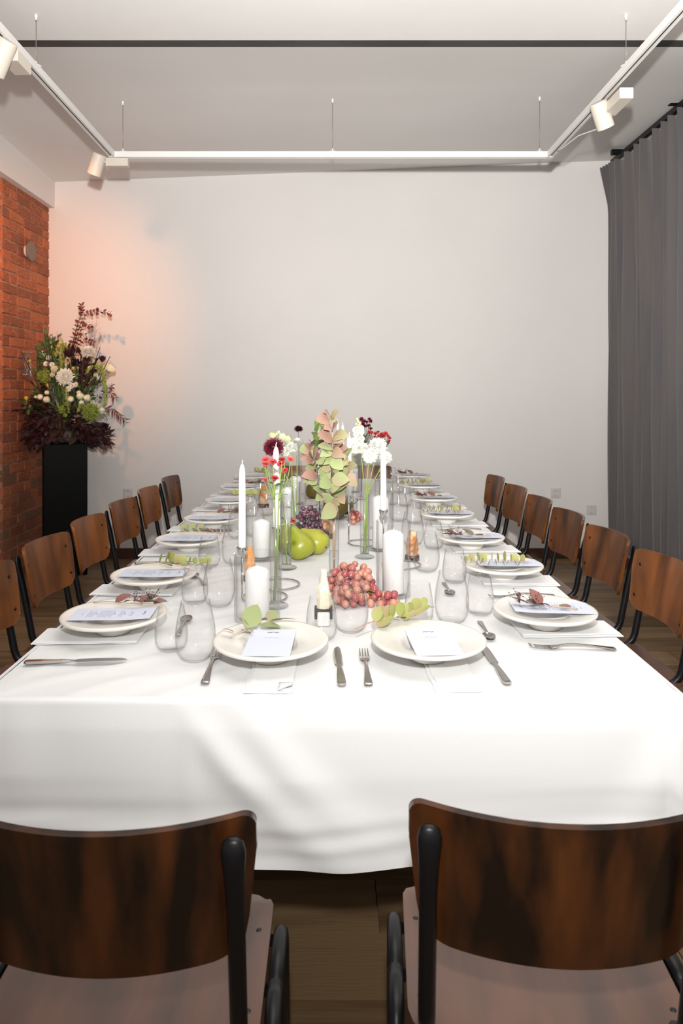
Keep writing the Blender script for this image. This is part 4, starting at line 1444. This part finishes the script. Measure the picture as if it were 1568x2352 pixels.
def spray_head(R, n=26):
    g = G()
    for ring, (cnt, th, L) in enumerate(((6, 25, .75), (9, 55, .95), (11, 80, 1.0))):
        for i in range(cnt):
            ph = 2 * pi * (i + ring * .5) / cnt
            d = Vector((sin(radians(th)) * cos(ph), sin(radians(th)) * sin(ph), cos(radians(th))))
            g.leaf(R * L, R * .75, .2, .25, 4, m=frame((0, 0, 0), d, pi / 2 * 0))
    g.lathe([(0, -R * .75), (R * .28, -R * .55), (R * .42, -.1 * R), (0, .05 * R)], 10)
    return g
def rose_bud(R):
    g = G()
    g.lathe([(0, -R), (R * .45, -R * .85), (R * .85, -R * .3), (R * .9, R * .25), (R * .62, R * .8), (R * .5, R * .85), (R * .3, R * .6), (0, R * .5)], 14)
    for i in range(5):
        a = 2 * pi * i / 5
        vs, fs = [], []
        for j in range(5):
            u = j / 4
            rr = R * (.5 + .5 * sin(pi * min(1, u * .75 + .1)))
            for k in (-1, 0, 1):
                aa = a + k * .62 * (1 - .3 * u)
                vs.append((rr * 1.03 * cos(aa), rr * 1.03 * sin(aa), -R * .85 + 1.75 * R * u - (.16 * R if k and j == 4 else 0)))
        for j in range(4):
            for k in range(2):
                b_ = j * 3 + k
                fs.append((b_, b_ + 1, b_ + 4, b_ + 3))
        g.add(vs, fs)
    return g
ME = {
    'mumw': mum_head(.027, 230, 132, .15, .25).mesh('flower_head', MT['petalwhite']),
    'mumb': mum_head(.040, 260, 120, .14, .25).mesh('flower_head', MT['petalred']),
    'mumd': mum_head(.031, 170, 118, .18, .2).mesh('flower_head', MT['petaldark']),
    'coral': spray_head(.0125).mesh('flower_head', MT['petalcoral']),
    'maroon': spray_head(.0125).mesh('flower_head', MT['petalmaroon']),
    'reddk': spray_head(.0125).mesh('flower_head', MT['petalred']),
    'white': spray_head(.014).mesh('flower_head', MT['petalwhite']),
    'bud': rose_bud(.020).mesh('flower_bud', MT['petalgreenish']),
    'leafg': G().leaf(.04, .018, .2, .15, 5).mesh('leaf', MT['leafgreen']),
    'leafb': G().leaf(.05, .036, .15, .2, 5).mesh('leaf', MT['leafbright']),
}
def flower(name, label, cat, vase, pts, parts, mstem='stem', r0=.0022, group='cut flowers standing in the bud vases', branches=()):
    """a cut stem standing in a vase: stem path in world points, then heads / leaves as parts"""
    vx, vy, vh = VASES[vase]
    foot = Vector((vx, vy, TZ + .018))
    t = thing(name, label, cat, foot, 0, group)
    P = [foot + Vector((RND.uniform(-.007, .007), RND.uniform(-.007, .007), 0))]
    rim = Vector((vx, vy, TZ + vh - .004))
    tip = Vector(pts[-1])
    d = (Vector(pts[0]) - rim)
    d.z = 0
    if d.length > .011:
        d = d.normalized() * .011
    P.append(rim + d)
    P += [Vector(p) for p in pts]
    # smooth path
    path = [P[0], (P[0] + P[1]) / 2]
    for i in range(1, len(P) - 1):
        path += [P[i]]
    path.append(P[-1])
    g = G().tube([p - foot for p in path], [r0 * (1 - .35 * i / (len(path) - 1)) for i in range(len(path))], 7)
    for a, b_ in branches:
        a, b_ = Vector(a) - foot, Vector(b_) - foot
        mid = (a + b_) / 2 + Vector(((b_ - a).x * .25, 0, -(b_ - a).z * .12))
        g.tube(bez(a, mid, b_, 5), r0 * .6, 6)
    g.build('stem', MT[mstem], t)
    for me, p, nrm, sc in parts:
        if me.startswith('leaf'):
            inst('leaf', ME[me], t, mtx=frame(Vector(p) - foot, nrm, RND.uniform(-.5, .5), sc))
        else:
            inst(ME[me].name.split('.')[0], ME[me], t, mtx=zframe(Vector(p) - foot, nrm, RND.uniform(0, 6), sc))
    return t
# coral spray flowers, nearest left vase
def spray(label, vase, fork, heads, me, leaves, d, mstem='stem', name='spray_flower', sc=1.0, cat='flower', r0=.002):
    """heads: pixel positions at depth d"""
    hp = [AT(px, py, d + RND.uniform(-.03, .03)) for px, py in heads]
    fk = AT(*fork, d)
    br = [(fk + (h - fk) * .0, h - Vector((0, 0, .007))) for h in hp[1:]]
    parts = []
    for h in hp:
        nrm = Vector((RND.uniform(-.6, .6), RND.uniform(-1.0, -.1), RND.uniform(.5, 1.1)))
        parts.append((me, h, nrm, sc * RND.uniform(.85, 1.15)))
    for px, py, dx, dz in leaves:
        parts.append(('leafg', AT(px, py, d), (dx, -.4, dz), .75))
    return flower(name, label, cat, vase, [fk, hp[0] - Vector((0, 0, .007))], parts, mstem, r0, branches=br)
spray('branching stem of coral red spray flowers, front left vase, left stem', 'carnation', (631, 1148), [(610, 1057), (609, 1067), (627, 1062), (608, 1103), (631, 1099)], 'coral', [(632, 1118, .5, .3), (629, 1112, -.6, .2), (612, 1128, -.6, .1), (606, 1135, .6, -.1)], 2.05, sc=.98)
spray('branching stem of coral red spray flowers, front left vase, right stem', 'carnation', (639, 1152), [(647, 1057), (645, 1066), (667, 1054), (654, 1081)], 'coral', [(642, 1140, .7, .2), (652, 1166, .6, .0), (637, 1120, .7, .3)], 2.06, sc=.98)
spray('low single coral bud leaning towards the pears', 'carnation', (660, 1202), [(673, 1197)], 'coral', [], 2.10, sc=.7)
flower('chrysanthemum', 'big burgundy chrysanthemum behind the second taper candle', 'flower', 'lean', [AT(634, 1100, 2.53), AT(630, 1040, 2.55)],
       [('mumb', AT(628, 1026, 2.54), (-.05, -.75, .75), 1.0), ('leafg', AT(640, 1110, 2.53), (.8, -.2, .1), 1)])
for lb, pt, n_, sc in (('white chrysanthemum facing forward in the left flowers', (671, 1026), (.1, -.5, .9), 1.0), ('white chrysanthemum seen from the side, highest of the left whites', (683, 1014), (.1, .3, 1), .85),
                       ('white chrysanthemum touching the burgundy flower', (654, 1037), (-.5, -.5, .6), .95)):
    p = AT(pt[0], pt[1], 2.93)
    flower('chrysanthemum', lb, 'flower', 'mumL', [p + Vector((-.002, 0, -.09)), p + Vector((0, 0, -.008))],
           [('mumw', p, n_, sc), ('leafg', p + Vector((0, 0, -.12)), (.7, -.3, -.1), .8)])
for lb, pt, n_, sc in (('white chrysanthemum at the left of the right white group', (831, 1028), (-.3, -.5, .8), 1.0), ('biggest white chrysanthemum low in the right white group', (849, 1046), (-.1, -.75, .2), 1.2),
                       ('white chrysanthemum topmost of the right white group', (868, 1023), (.1, -.55, .8), 1.42), ('white chrysanthemum at the far right with a yellow green eye', (886, 1050), (.45, -.8, .5), 1.0)):
    p = AT(pt[0], pt[1], 2.68)
    flower('chrysanthemum', lb, 'flower', 'mumR', [Vector((.127 + (p.x - .127) * .35, 2.69, 1.03)), p + Vector((-.003, 0, -.010))],
           [('mumw', p, n_, sc)] + ([('leafg', AT(826, 1078, 2.68), (-.8, -.2, .15), 1.1), ('leafg', AT(868, 1076, 2.68), (.7, -.2, -.2), .9)] if pt[0] == 849 else []))
# lisianthus buds
p0 = AT(650, 1040, 3.45)
lb_h = [(625, 1001), (648, 1003), (660, 1009), (635, 997), (640, 993)]
hp = [AT(x, y, 3.45) for x, y in lb_h]
flower('lisianthus', 'stem of cream green buds rising behind the burgundy flower', 'flower', 'lisi', [p0, hp[1] - Vector((0, 0, .018))],
       [('bud', h, (RND.uniform(-.3, .3), -.1, 1), 1.0 if i < 3 else .45) for i, h in enumerate(hp)] + [('leafg', AT(655, 1022, 3.45), (.3, 0, .8), .8)], branches=[(p0, h - Vector((0, 0, .015))) for h in hp])
p = AT(685, 985, 4.42)
flower('chrysanthemum', 'single near black red flower standing tallest at the back left', 'flower', 'dark', [p + Vector((.004, 0, -.10)), p - Vector((0, 0, .01))], [('mumd', p, (0, -.35, 1), 1.0)], 'stemdark')
# stock: white florets up a spike
d = 3.48
st = [AT(x, y, d) for x, y in ((818, 1036), (824, 1030), (812, 1022), (828, 1018), (817, 1010), (822, 1024), (812, 1034), (830, 1008), (818, 998), (826, 1000), (830, 992), (816, 988), (822, 985), (829, 984), (813, 1012), (824, 1014))]
gt = [AT(x, y, d) for x, y in ((822, 968), (818, 974), (826, 972), (820, 963), (824, 977))]
flower('stock', 'white stock spike with greenish tip, right of the taper candles', 'flower', 'stock', [AT(812, 1080, d), AT(819, 1000, d), AT(821, 965, d)],
       [('white', q_, (RND.uniform(-.8, .8), -1, RND.uniform(-.2, .6)), 1.25) for q_ in st] + [('bud', q_, (RND.uniform(-.3, .3), -.2, 1), .38) for q_ in gt] + [('leafg', AT(808, 1050, d), (.8, -.2, -.1), .9)])
spray('dark maroon button spray, topmost right flowers at the back', 'buttonA', (838, 1020), [(830, 963), (836, 968), (842, 970), (848, 963), (852, 968), (838, 979), (826, 972), (846, 978), (851, 985), (833, 974)], 'reddk', [(838, 1005, .5, .6), (834, 1010, -.6, .5), (842, 998, .5, .4)], 4.2, 'stemdark', sc=1.15)
spray('bright red button spray flowers above the right white chrysanthemums', 'buttonB', (874, 1036), [(868, 993), (862, 996), (876, 998), (885, 996), (879, 1002), (890, 1001), (870, 1003), (894, 1006), (861, 1005), (893, 1014), (889, 1018), (848, 993), (853, 994), (868, 1009)], 'maroon', [(878, 1022, .6, .4), (866, 1022, -.6, .3)], 3.3, 'stemdark', sc=1.0)
# green leafy stem behind
d = 3.32
gl = [(733, 978), (740, 975), (745, 980), (730, 988), (741, 988), (727, 998), (737, 998), (729, 1008), (735, 1015), (725, 1020), (746, 990), (722, 1030)]
flower('green_leaf_branch', 'upright branch of fresh green round leaves left of the eucalyptus tip', 'branch', 'green', [AT(728, 1060, d), AT(730, 1020, d), AT(738, 980, d)],
       [('leafb', AT(x - 4, y + 6, d - .02), (RND.uniform(-.1, .9), RND.uniform(-.6, -.1), RND.uniform(.3, 1)), 1.0) for x, y in gl], 'stemdark')
d = 3.30
t = flower('berry_branch', 'twig of tiny dark berries behind the eucalyptus', 'branch', 'green', [AT(742, 1060, d), AT(752, 1018, d)], [], 'stemdark')
org = t.location
g = G()
q = random.Random(8)
for i in range(150):
    c = AT(q.uniform(733, 790), 1014 + q.gauss(0, 4.5), d + q.uniform(-.03, .03)) - org
    g.sphere(c, .0028 * q.uniform(.7, 1.2), 6, 4)
    if i % 3 == 0:
        g.tube([c, AT(758, 1045, d) - org], .0006, 3, cap=False)
o = g.build('berries', MT['berry'], t)
o['kind'] = 'stuff'

# ---- the two eucalyptus branches in the centre vase
def euca_leaf_mesh(m, s, W=.036, L=.046):
    return G().leaf(L, W, s, .10, 6).mesh('leaf', m)
EL = [euca_leaf_mesh(MT['euca'], .08), euca_leaf_mesh(MT['euca'], .22), euca_leaf_mesh(MT['euca'], -.1, .040, .046)]
EP = [euca_leaf_mesh(MT['eucapink'], .1), euca_leaf_mesh(MT['eucapink'], .25, .032)]
vx, vy, vh = VASES['euca']
def euca(label, path, pairs, seed):
    q = random.Random(seed)
    t = thing('eucalyptus_branch', label, 'branch', (vx, vy, TZ + .018), 0, 'eucalyptus branches in the centre vase')
    org = Vector((vx, vy, TZ + .018))
    P = [Vector(p) - org for p in path]
    G().tube(P, [.0032 - .002 * i / (len(P) - 1) for i in range(len(P))], 7).build('stem', MT['stempink'], t)
    tw = G()
    for (px, py, tx, ty, sz, dy, kind) in pairs:
        a, b_ = AT(px, py, vy + dy) - org, AT(tx, ty, vy + dy - .02) - org
        dr = b_ - a
        dr.y += q.uniform(-.02, .012)
        me = q.choice(EP if kind else EL)
        m = frame(a, dr, q.uniform(.55, 1.3) if dr.x > 0 else q.uniform(-1.3, -.55), min(1.7, 1.35 * dr.length / .046))
        inst('leaf', me, t, mtx=m)
        near = min(P, key=lambda s_: (s_ - a).length)
        tw.tube([near, a], .0009, 4, cap=False)
    tw.build('leaf_stalks', MT['stempink'], t)
    return t
main = [Vector((vx, vy, TZ + .02)), Vector((vx + .004, vy, TZ + .20)), AT(757, 1150, vy), AT(758, 1100, vy - .01), AT(760, 1060, vy - .01), AT(763, 1020, vy), AT(763, 985, vy), AT(756, 960, vy)]
#        base px      tip px      size  depth  pink
LV = [(757, 962, 734, 965, 1.0, 0, 1), (758, 961, 774, 946, 1.0, 0, 1), (759, 964, 772, 968, .9, -.01, 1), (757, 955, 747, 948, .7, .01, 1),
      (762, 984, 744, 978, 1.0, 0, 1), (763, 984, 772, 974, .9, 0, 1), (761, 980, 748, 984, .8, -.02, 1),
      (763, 1005, 738, 1000, 1.0, 0, 1), (764, 1003, 790, 1001, 1.05, 0, 1), (764, 1008, 784, 1013, 1.0, -.02, 1), (762, 1010, 744, 1002, .9, .02, 1),
      (762, 1028, 738, 1026, 1.1, -.02, 0), (764, 1030, 780, 1020, 1.1, .0, 1), (764, 1034, 782, 1045, 1.3, -.04, 1), (760, 1036, 741, 1046, 1.2, -.03, 0), (757, 1040, 742, 1030, 1.1, -.01, 0),
      (762, 1050, 742, 1062, 1.2, -.02, 0), (762, 1052, 781, 1072, 1.3, -.05, 0), (765, 1055, 795, 1058, 1.3, 0, 1), (770, 1048, 792, 1062, 1.15, .02, 1), (775, 1060, 808, 1032, 1.2, .03, 0), (770, 1040, 790, 1030, 1.0, .04, 1),
      (759, 1080, 738, 1072, 1.2, -.03, 0), (757, 1088, 737, 1082, 1.1, -.01, 0), (762, 1076, 785, 1068, 1.1, -.03, 0), (780, 1085, 816, 1068, 1.25, .02, 1), (775, 1090, 795, 1083, 1.1, -.02, 0),
      (758, 1104, 738, 1088, 1.2, -.04, 0), (757, 1100, 740, 1112, 1.3, -.05, 0), (762, 1100, 792, 1102, 1.35, -.06, 0), (785, 1088, 812, 1110, 1.5, -.02, 1), (770, 1095, 790, 1092, 1.2, .0, 0), (788, 1092, 806, 1092, 1.1, .03, 1),
      (757, 1122, 741, 1108, 1.2, -.05, 0), (757, 1128, 776, 1118, 1.45, -.06, 0), (760, 1120, 790, 1114, 1.2, -.02, 0), (750, 1125, 738, 1118, 1.0, -.02, 0), (760, 1130, 788, 1124, 1.1, .02, 0),
      (742, 1140, 726, 1124, 1.05, -.03, 0), (744, 1136, 730, 1146, 1.05, -.04, 0), (755, 1138, 738, 1140, 1.1, .01, 0), (772, 1138, 760, 1150, 1.1, .02, 0), (780, 1136, 788, 1152, 1.1, -.01, 0), (768, 1150, 776, 1158, .9, .0, 0),
      (768, 1160, 746, 1182, 1.25, -.07, 0), (774, 1156, 764, 1164, .8, -.03, 0), (765, 1142, 750, 1150, .8, -.02, 0)]
euca('tall eucalyptus branch with large green and pink leaves in the centre vase', main, LV, 3)
side = [Vector((vx, vy, TZ + .02)), Vector((vx - .004, vy + .004, TZ + .21)), AT(752, 1160, vy + .02), AT(738, 1140, vy + .03), AT(727, 1118, vy + .04), AT(720, 1080, vy + .06), AT(718, 1050, vy + .07), AT(716, 1022, vy + .07)]
LV2 = [(716, 1030, 703, 1022, 1.0, .06, 1), (716, 1028, 724, 1014, .9, .07, 1), (717, 1032, 694, 1034, 1.1, .06, 0), (715, 1038, 700, 1040, .9, .05, 1), (717, 1022, 713, 1014, .6, .07, 1), (717, 1026, 720, 1013, .6, .06, 1),
       (718, 1050, 730, 1034, 1.25, .05, 1), (718, 1052, 696, 1046, 1.2, .06, 1), (719, 1056, 712, 1042, 1.1, .03, 1), (718, 1060, 698, 1055, 1.1, .05, 1), (720, 1062, 732, 1050, 1.0, .06, 1),
       (720, 1068, 704, 1060, 1.2, .05, 1), (720, 1072, 706, 1076, 1.1, .05, 0), (722, 1076, 730, 1060, 1.0, .04, 0), (720, 1078, 728, 1070, .9, .05, 1),
       (727, 1092, 702, 1092, 1.2, .03, 1), (728, 1096, 704, 1104, 1.2, .04, 1), (728, 1100, 712, 1108, 1.0, .02, 0), (729, 1092, 736, 1076, 1.2, .03, 1), (730, 1098, 736, 1088, .9, .03, 0), (727, 1108, 716, 1112, .9, .05, 0), (736, 1052, 738, 1062, .8, -.06, 0)]
euca('shorter blush pink eucalyptus branch leaning left from the centre vase', side, LV2, 6)

# ================================================================== PEDESTAL AND THE BIG ARRANGEMENT
DP = 5.52
pc = AT(148, 1017, DP)
PEDX, PEDY, PEDH = pc.x, DP, 1.0
t = thing('pedestal', 'tall black gloss pedestal in the corner by the brick pier', 'pedestal', (PEDX, PEDY, 0), radians(24))
S = .155
G().bevbox((-S, -S, 0), (S, S, PEDH), .004).build('column', MT['blackgloss'], t, smooth=False)
A = thing('flower_arrangement', 'huge dark mixed flower arrangement on the black pedestal', 'flowers', (PEDX, PEDY, PEDH + .0005))
org = Vector(A.location)
G().lathe([(0, 0), (.135, 0), (.145, .006), (.150, .045), (.146, .045), (.140, .010), (0, .008)], 40).build('dish', MT['glassthick'], A)
G().bevbox((-.085, -.085, .009), (.085, .085, .10), .01).build('floral_foam', MT['stemdark'], A)
q = random.Random(17)
def L(px, py, dd=0.0):
    dd_ = DP + dd
    if px < CX - 1 and (px - CX) * dd_ / F_PX < -2.27:      # stay clear of the brick face
        dd_ = -2.27 * F_PX / (px - CX)
    return AT(px, py, dd_) - org
HUB = Vector((0, 0, .09))
def leafcloud(name, mt, spots, n, Ls, Ws, seed, out=1.0, drop=0.0):
    q = random.Random(seed)
    g = G()
    for i in range(n):
        px, py, sx, sy = q.choice(spots)
        dd = q.uniform(-.20, .14)
        p = L(px + q.gauss(0, sx), py + q.gauss(0, sy), dd)
        p.x = max(p.x, -2.25 - org.x)
        d = (p - HUB)
        d.z += drop
        d = d.normalized() * out + Vector((q.gauss(0, .5), q.gauss(0, .5), q.gauss(0, .5)))
        l = q.uniform(*Ls)
        g.leaf(l, l * q.uniform(*Ws), q.uniform(.0, .35), .15, 4, m=frame(p, d, q.uniform(-1.5, 1.5)))
        if i % 6 == 0:
            g.tube(bez(HUB, HUB * .4 + p * .6 + Vector((0, 0, .05)), p, 4), .0016, 4, cap=False)
    o = g.build(name, mt, A)
    o['kind'] = 'stuff'
    return o
leafcloud('burgundy_foliage', MT['darkleaf'], [(90, 985, 16, 14), (125, 1000, 20, 10), (165, 985, 22, 14), (200, 985, 18, 12), (150, 960, 30, 14), (105, 950, 18, 14), (215, 1000, 14, 10), (90, 1000, 12, 10), (130, 985, 25, 15)], 620, (.05, .10), (.28, .5), 3, 1, -.15)
leafcloud('burgundy_foliage', MT['darkleaf'], [(205, 870, 12, 16), (85, 930, 10, 12), (195, 840, 10, 12), (110, 900, 12, 18), (165, 825, 10, 12), (180, 855, 12, 14), (235, 1012, 8, 9), (75, 945, 12, 12), (230, 985, 8, 8), (185, 895, 10, 12)], 300, (.04, .085), (.25, .4), 4)
leafcloud('green_foliage', MT['leafgreen'], [(105, 820, 10, 14), (95, 860, 12, 16), (120, 830, 12, 18), (130, 880, 16, 20), (150, 920, 24, 14), (180, 910, 18, 16), (210, 890, 12, 18), (115, 795, 6, 10), (170, 870, 20, 16), (85, 920, 12, 12)], 420, (.035, .075), (.3, .5), 5)
leafcloud('lime_foliage', MT['limeflower'], [(130, 815, 10, 14), (140, 840, 8, 12), (215, 850, 10, 12), (120, 800, 8, 10), (145, 800, 6, 8)], 170, (.018, .036), (.4, .7), 6)
# branches and leaf sprays as parts of their own
def branch(name, pts, r_, mt, leaves=0, lmt=None, ll=.035, lw=.5, pairwise=True, droop=0.0, seed=0, lmesh=None):
    q = random.Random(seed)
    P = [L(*p) for p in pts]
    n = len(P)
    o = G().tube(P, [r_ * (1 - .5 * i / (n - 1)) for i in range(n)], 6).build(name, mt, A)
    me = [G().leaf(ll, ll * lw, c, .15, 4).mesh('leaf', lmt) for c in (.1, .3)] if leaves else []
    for i in range(leaves):
        u = .18 + .82 * i / max(1, leaves - 1)
        k = min(int(u * (n - 1)), n - 2)
        f = u * (n - 1) - k
        p = P[k].lerp(P[k + 1], f)
        tdir = (P[k + 1] - P[k]).normalized()
        for sgn in ((-1, 1) if pairwise else (q.choice((-1, 1)),)):
            sd = tdir.cross(Vector((0, -1, .15))).normalized() * sgn
            d = tdir * q.uniform(.2, .8) + sd * q.uniform(.5, 1) + Vector((0, q.uniform(-.5, .3), -droop))
            inst('leaf', q.choice(me), o, mtx=frame(p, d, q.uniform(-1, 1), q.uniform(.75, 1.15)))
    return o
branch('copper_eucalyptus', [(160, 815), (166, 790), (172, 770), (178, 745), (186, 725), (189, 712), (187, 702)], .0035, MT['twig'], 13, MT['copperleaf'], .038, .75, seed=1)
branch('copper_eucalyptus', [(168, 800), (176, 770), (186, 740), (198, 722), (215, 716), (235, 717), (252, 720)], .003, MT['twig'], 13, MT['copperleaf'], .034, .8, seed=2)
branch('copper_eucalyptus', [(172, 800), (180, 775), (188, 752), (197, 742), (208, 752)], .0025, MT['twig'], 8, MT['copperleaf'], .032, .8, seed=3)
branch('copper_eucalyptus', [(168, 815), (178, 795), (190, 783), (202, 783), (214, 788)], .0022, MT['twig'], 8, MT['copperleaf'], .030, .7, seed=4)
branch('copper_eucalyptus', [(165, 812), (172, 790), (184, 772), (196, 770)], .002, MT['twig'], 6, MT['copperleaf'], .026, .7, seed=5)
branch('copper_frond', [(225, 955), (243, 938), (258, 940), (272, 952), (287, 963)], .0028, MT['twig'], 11, MT['copperleaf'], .050, .3, droop=.5, seed=6)
branch('copper_frond', [(225, 925), (240, 900), (250, 890), (256, 888)], .002, MT['twig'], 7, MT['copperleaf'], .042, .45, droop=.4, seed=7)
branch('copper_frond', [(225, 930), (242, 905), (256, 905), (262, 912)], .002, MT['twig'], 6, MT['copperleaf'], .040, .4, droop=.5, seed=8)
branch('burgundy_frond', [(205, 985), (225, 1003), (240, 1015), (248, 1024)], .0025, MT['twig'], 8, MT['copperleaf'], .055, .32, droop=.6, seed=9)
branch('burgundy_frond', [(110, 960), (80, 950), (55, 945), (42, 940)], .0025, MT['twig'], 9, MT['darkleaf'], .06, .35, droop=.3, seed=10)
branch('burgundy_frond', [(120, 985), (85, 980), (62, 985)], .0025, MT['twig'], 8, MT['darkleaf'], .06, .4, droop=.4, seed=11)
branch('burgundy_frond', [(195, 905), (200, 880), (207, 855), (206, 845)], .0025, MT['twig'], 10, MT['darkleaf'], .085, .35, seed=12)
for i, pts in enumerate((((95, 905), (78, 865), (56, 822)), ((115, 915), (98, 860), (83, 796)), ((120, 880), (110, 825), (102, 762)), ((122, 830), (115, 795), (107, 762)), ((128, 800), (121, 785), (120, 770)),
                         ((208, 865), (220, 825), (230, 797)), ((225, 880), (238, 848), (253, 818)), ((185, 900), (190, 850), (190, 825)), ((120, 930), (112, 880), (108, 830)))):
    branch('twig', [(a, b_, -.22) for a, b_ in pts], .0045, MT['twig'], seed=20 + i)
for i, pts in enumerate((((210, 830), (216, 790), (220, 745)), ((212, 830), (222, 800), (232, 768)), ((138, 810), (134, 790), (134, 772)), ((214, 820), (205, 785), (214, 750)))):
    o = branch('grass_plume', pts, .0007, MT['twig'], seed=30 + i)
    g = G()
    P = [L(*p) for p in pts]
    for k in range(34):
        u = .35 + .65 * k / 34
        b_ = P[0].lerp(P[1], u * 2) if u < .5 else P[1].lerp(P[2], u * 2 - 1)
        e = b_ + Vector((q.gauss(0, .02), q.gauss(0, .02), .025 + q.random() * .02))
        g.tube([b_, e], .0005, 3, cap=False)
        g.sphere(e, .0018, 5, 3)
    c = g.build('seed_heads', MT['copperleaf'], o)
    c['kind'] = 'stuff'
# flowers of the arrangement
def afl(name, me, px, py, dd, nrm, sc):
    p = L(px, py, dd)
    o = inst(name, me, A, mtx=zframe(p, nrm, q.uniform(0, 6), sc))
    g = G().tube([(0, 0, -.25 * 0), Vector((0, 0, -.05)), Vector((.01, 0, -.10))], .0025, 5)
    c = g.build('stem', MT['stem'], o)
    return o
spider = mum_head(.062, 150, 96, .13, .5, .12, flat=.75).mesh('chrysanthemum', MT['petalwhite'])
afl('chrysanthemum', spider, 150, 866, -.28, (.1, -1, .25), 1.10)
afl('chrysanthemum', mum_head(.058, 230, 112, .13, .3).mesh('chrysanthemum', MT['petalwhite']), 203, 808, -.10, (.1, -.6, .8), 1.0)
small = spray_head(.026).mesh('white_blossom', MT['petalwhite'])
smallp = mum_head(.024, 60, 90, .22, .3).mesh('white_blossom', MT['petalcream'])
for px, py, dd, sc in ((125, 848, -.24, 1.2), (121, 860, -.22, 1.0), (98, 813, -.10, 1.0), (112, 822, -.14, .9), (106, 836, -.16, .9), (120, 838, -.2, .9), (92, 866, -.15, 1.0), (166, 886, -.28, .95), (158, 893, -.28, .9), (174, 884, -.26, .9), (220, 862, -.12, .9), (205, 845, -.08, .8), (226, 868, -.1, .8)):
    afl('white_blossom', q.choice((small, small, smallp)), px, py, dd, (q.uniform(-.4, .4), -1, q.uniform(.0, .6)), sc)
ball = rose_bud(.021)
ball.v = [(x, y, z * .92) for x, y, z in ball.v]
ranc = ball.mesh('ranunculus', MT['petalcream'])
ranw = ball.mesh('ranunculus', MT['petalwhite'])
for px, py, dd, sc, me in ((92, 912, -.26, 1.1, ranc), (107, 918, -.28, 1.2, ranc), (162, 917, -.3, 1.15, ranc), (184, 910, -.3, 1.3, ranc), (200, 914, -.28, 1.25, ranc), (187, 925, -.28, .95, ranw), (224, 932, -.2, 1.0, ranc), (232, 943, -.22, 1.35, ranw), (181, 902, -.25, .8, ranc), (108, 902, -.22, .9, ranc), (213, 925, -.2, .9, ranw), (82, 912, -.2, .6, ranc)):
    afl('ranunculus', me, px, py, dd, (q.uniform(-.5, .5), -1, q.uniform(.2, .9)), sc)
yb = rose_bud(.015).mesh('yellow_bud', MT['yellow'])
for px, py, dd in ((119, 788, -.06), (68, 829, -.08), (119, 808, -.08), (135, 795, 0), (64, 929, -.12), (108, 885, -.2), (168, 846, -.2), (60, 915, -.1)):
    afl('yellow_bud', yb, px, py, dd, (q.uniform(-.4, .4), -.5, 1), q.uniform(.7, 1.2))
# lime pompoms
def pompom(px, py, dd, R, n, name='green_pompom'):
    qq = random.Random(px)
    g = G()
    for i in range(n):
        z = 1 - 2 * (i + .5) / n
        a = i * 2.39996
        rr = sqrt(1 - z * z)
        dv = Vector((rr * cos(a), rr * sin(a), z))
        pth = [dv * R * .55, dv * R * .9 + Vector((qq.gauss(0, .1), qq.gauss(0, .1), qq.gauss(0, .1))) * R, dv * R + Vector((qq.gauss(0, .22), qq.gauss(0, .22), qq.gauss(0, .22))) * R]
        g.tube(pth, [.0022, .002, .0012], 4)
    g.sphere((0, 0, 0), R * .62, 10, 7)
    inst(name, g.mesh(name, MT['limeflower']), A, loc=L(px, py, dd))
pompom(209, 946, -.28, .062, 260)
pompom(104, 864, -.20, .052, 200)
pompom(142, 941, -.32, .026, 90)
pompom(154, 928, -.32, .018, 70)
pompom(150, 954, -.32, .015, 60)
# hanging amaranth tails
def tail(pts, r_, name='amaranth_tail'):
    qq = random.Random(len(pts) + int(pts[0][0]))
    P = [L(*p) for p in pts]
    g = G().tube(P, .003, 6)
    for i in range(len(P) - 1):
        for k in range(26):
            p = P[i].lerp(P[i + 1], qq.random())
            g.sphere(p + Vector((qq.gauss(0, r_ * .5), qq.gauss(0, r_ * .5), qq.gauss(0, r_ * .3))), r_ * qq.uniform(.35, .6), 6, 4)
    g.build(name, MT['limeflower'], A)
tail([(222, 838, -.22), (234, 842, -.24), (239, 862, -.24), (241, 885, -.24), (242, 910, -.24), (239, 934, -.24)], .013)
tail([(216, 840, -.2), (206, 845, -.2), (198, 858, -.2)], .011)
tail([(152, 893, -.3), (153, 908, -.3), (155, 926, -.3), (158, 950, -.3)], .009)
tail([(192, 928, -.3), (184, 929, -.3), (180, 940, -.3), (179, 946, -.3)], .009)
tail([(133, 925, -.28), (135, 938, -.28)], .006)
# dark cone flowers and a calla
cone = G()
for ring in range(4):
    for i in range(7):
        a = 2 * pi * (i + ring * .5) / 7
        cone.leaf(.075 - ring * .008, .026, -.25, .3, 4, m=frame((0, 0, ring * .006), (cos(a) * (.75 - ring * .15), sin(a) * (.75 - ring * .15), 1)))
cme = cone.mesh('dark_cone_flower', MT['darkleaf'])
afl('dark_cone_flower', cme, 160, 822, -.2, (.0, -.4, 1), 1.15)
afl('dark_cone_flower', cme, 234, 832, -.12, (.25, -.3, 1), .75)
afl('dark_cone_flower', cme, 175, 842, -.1, (.3, -.6, 1), .9)
afl('dark_cone_flower', cme, 236, 982, -.1, (.6, -.6, .2), .7)
calla = G().lathe([(.004, -.05), (.010, -.02), (.018, .01), (.030, .030), (.036, .034), (.030, .028), (.016, .008)], 16)
afl('calla_lily', calla.mesh('calla_lily', MT['petalcream']), 248, 853, -.12, (.5, -.5, .6), 1.25)
